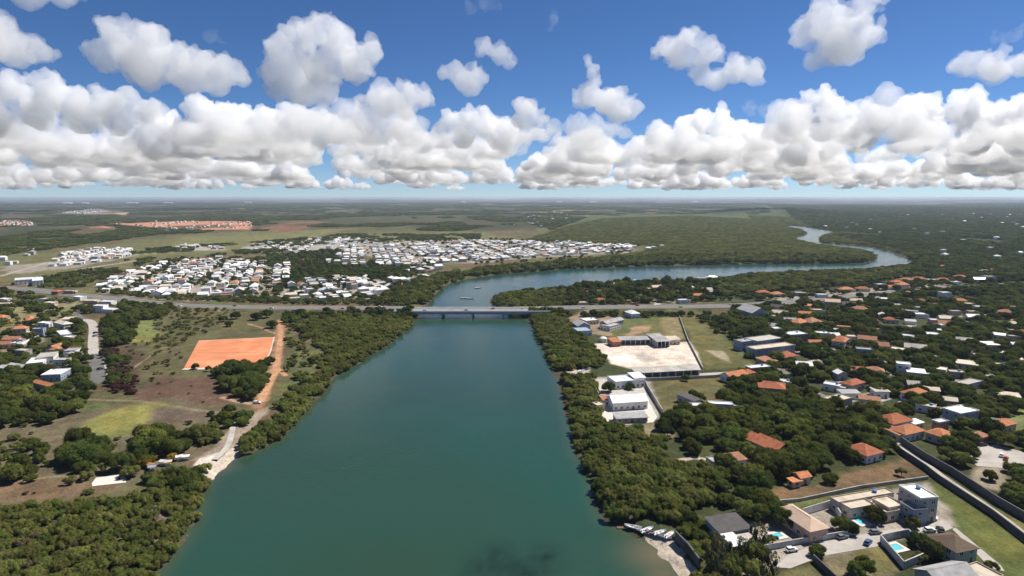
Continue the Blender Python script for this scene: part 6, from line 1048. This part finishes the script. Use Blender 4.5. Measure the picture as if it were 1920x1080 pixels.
MAIN = [('broad grey-based cumulus left of centre, below the deep blue gap', 192, [(250, 95, 45), (310, 90, 42), (225, 120, 32), (280, 128, 46), (350, 125, 40), (400, 142, 42), (448, 148, 34), (380, 162, 34), (310, 150, 38), (472, 162, 18), (425, 165, 28)]),
        ('tall domed cumulus high above the town', 208, [(622, 68, 28), (590, 85, 38), (545, 112, 38), (650, 108, 46), (702, 112, 32), (560, 142, 42), (620, 145, 42), (680, 145, 32), (520, 150, 25), (575, 178, 36), (615, 182, 30), (535, 175, 28)]),
        ('bright cumulus at the left edge, upper', 145, [(15, 85, 45), (60, 92, 46), (102, 108, 32), (10, 112, 35), (60, 115, 32), (132, 120, 16), (-40, 90, 45)]), ('grey cumulus cut by the top left corner', 52, [(30, -6, 44), (90, 0, 42), (150, 8, 32), (185, 20, 18), (-30, 0, 44)]),
        ('small round cumulus near the centre of the sky', 192, [(870, 158, 28), (855, 152, 19), (895, 155, 24), (882, 170, 22)]), ('small ragged cumulus above the round one', 155, [(910, 104, 18), (934, 117, 20), (955, 130, 18), (896, 98, 9)]), ('low flat cumulus left of the small round one', 238, [(740, 193, 27), (770, 185, 26), (710, 195, 20), (800, 193, 24), (765, 212, 26), (730, 212, 24), (690, 200, 12)]),
        ('wide cumulus over the river bend', 288, [(880, 228, 28), (850, 236, 28), (920, 240, 32), (950, 255, 28), (830, 250, 22), (870, 262, 28), (930, 266, 24)]), ('steep little cumulus tower right of the river bend', 250, [(988, 212, 24), (1008, 228, 20), (975, 232, 20), (992, 240, 18)]),
        ('two-lobed cumulus with a small cap right of centre', 242, [(1110, 142, 15), (1096, 130, 9), (1100, 185, 26), (1140, 195, 32), (1172, 208, 28), (1080, 192, 17), (1150, 218, 26), (1112, 165, 12)]), ('long hooked cumulus in the right half of the sky', 192, [(1192, 95, 14), (1235, 100, 26), (1285, 85, 26), (1262, 112, 36), (1310, 115, 26), (1358, 145, 30), (1390, 145, 26), (1330, 160, 26), (1300, 148, 26), (1400, 160, 18), (1215, 118, 14)]),
        ('biggest lone cumulus high on the right', 162, [(1508, 42, 33), (1588, 36, 31), (1548, 68, 50), (1485, 80, 32), (1600, 82, 28), (1530, 108, 42), (1570, 104, 38), (1508, 128, 24)]), ('bright cumulus at the right edge', 182, [(1790, 132, 27), (1840, 135, 32), (1890, 130, 32), (1820, 150, 28), (1770, 145, 18), (1930, 125, 30), (1970, 120, 35)]),
        ('heaped cumulus bank low at the left', 268, [(60, 175, 33), (115, 172, 36), (30, 190, 34), (160, 200, 38), (220, 202, 33), (262, 200, 28), (296, 215, 24), (90, 215, 40), (180, 228, 36), (20, 235, 33), (-40, 200, 40), (250, 235, 30)]), ('long cumulus bank below the domed cloud', 305, [(400, 215, 34), (450, 228, 36), (510, 232, 33), (560, 238, 40), (620, 245, 36), (670, 265, 34), (702, 275, 24), (480, 262, 36), (380, 255, 36), (580, 272, 30), (340, 240, 26)]),
        ('heaped cumulus bank low at the right', 302, [(1510, 192, 24), (1540, 205, 30), (1490, 215, 22), (1570, 232, 32), (1620, 232, 32), (1670, 215, 32), (1720, 212, 36), (1780, 202, 30), (1790, 230, 38), (1850, 235, 42), (1905, 215, 42), (1600, 260, 36), (1700, 260, 40), (1800, 268, 32), (1900, 268, 34), (1530, 245, 32), (1960, 230, 45)]), ('rolling cumulus bank right of centre', 312, [(1090, 264, 25), (1130, 258, 23), (1170, 266, 23), (1060, 275, 20), (1230, 266, 27), (1290, 248, 32), (1340, 240, 30), (1310, 226, 18), (1380, 260, 28), (1250, 285, 24), (1340, 285, 26), (1420, 265, 26), (1150, 288, 22)]), ('bright low cumulus above the marsh', 330, [(1000, 300, 15), (1018, 308, 14), (984, 312, 12), (1035, 314, 11)])]
def place_cloud(lb, yb, circ, mat, i, D=None, vox=2.4):
    D = D or (CB - EYE) / ((HZ - yb) / F); k = D / F; x0 = sum(c[0] for c in circ) / len(circ); rnd = random.Random(i)
    balls = []
    for x, y, r_ in circ:
        balls.append((x - x0, rnd.uniform(-.5, .5) * r_, yb - y, r_ * .86))
        for t in range(7):
            a, e = rnd.uniform(0, 6.28), rnd.uniform(-.3, 1.2); q = r_ * rnd.uniform(.55, .85)
            balls.append((x - x0 + math.cos(a) * math.cos(e) * q, math.sin(a) * math.cos(e) * q * 1.2, yb - y + math.sin(e) * q, r_ * rnd.uniform(.24, .46)))
    me = billow(balls, vox, i, 1.0, flat=max(4, 0)); me.materials.append(mat)
    o = mob('cloud', me, None, ((x0 - 960) * k, D, EYE + (HZ - yb) * k)); o.scale = (k, k, k); tag(o, lb, 'cloud'); return o
for i, (lb, yb, cc) in enumerate(MAIN): place_cloud(lb, yb, cc, CM, i, vox=3.2)
for i, (lb, cc) in enumerate([('faint wisp of cloud at the top centre', [(885, 40, 12), (912, 30, 15), (940, 35, 11), (825, 26, 9)]), ('faint wisp of cloud right of the top centre', [(1038, 58, 12), (1030, 72, 9), (990, 75, 10)]), ('torn wisp beside the broad left cumulus', [(400, 72, 16), (425, 90, 18), (440, 105, 14)]), ('faint torn wisp at the upper right', [(1820, 90, 12), (1850, 85, 14), (1868, 72, 10)]), ('faint shred of cloud between the right-hand clouds', [(1420, 215, 16), (1440, 222, 13), (1395, 210, 12)])]): place_cloud(lb, cc[0][1] + 25, cc, CT, 60 + i, vox=1.8)
fp = []
for s in range(6):
    rnd = random.Random(40 + s); b = []
    for k in range(15): a, q = rnd.uniform(0, 6.28), math.sqrt(rnd.random()); R = rnd.uniform(9, 19) * (1 - .35 * q); b.append((math.cos(a) * q * 44, math.sin(a) * q * 36, R * .5 + (1 - q * q) * rnd.uniform(2, 22), R))
    me = billow(b, 2.6, 90 + s, .8, flat=1.0); me.materials.append(CF); fp.append(me)
rnd = random.Random(11); far = []
for k in range(46): D = rnd.uniform(9500, 15500); px = rnd.uniform(-150, 2070); far.append((D, px, rnd.uniform(900, 2100) * (1.15 if px < 800 or px > 1300 else .8)))
for k in range(225): D = math.exp(rnd.uniform(math.log(15000), math.log(75000))); far.append((D, rnd.uniform(-150, 2070), rnd.uniform(1500, 3600) * (D / 15000) ** .35))
for k, (D, px, W) in enumerate(far):
    o = mob('cloud', fp[k % 6], None, ((px - 960) / F * D, D, CB + rnd.uniform(-60, 60)), rnd.uniform(0, 6.28)); s = W / 110; o.scale = (s, s, s * rnd.uniform(.8, 1.35)); tag(o, 'small far cumulus cloud in the crowd above the horizon', 'cloud', 'small far cumulus clouds above the horizon')
print('objects', len(bpy.data.objects))
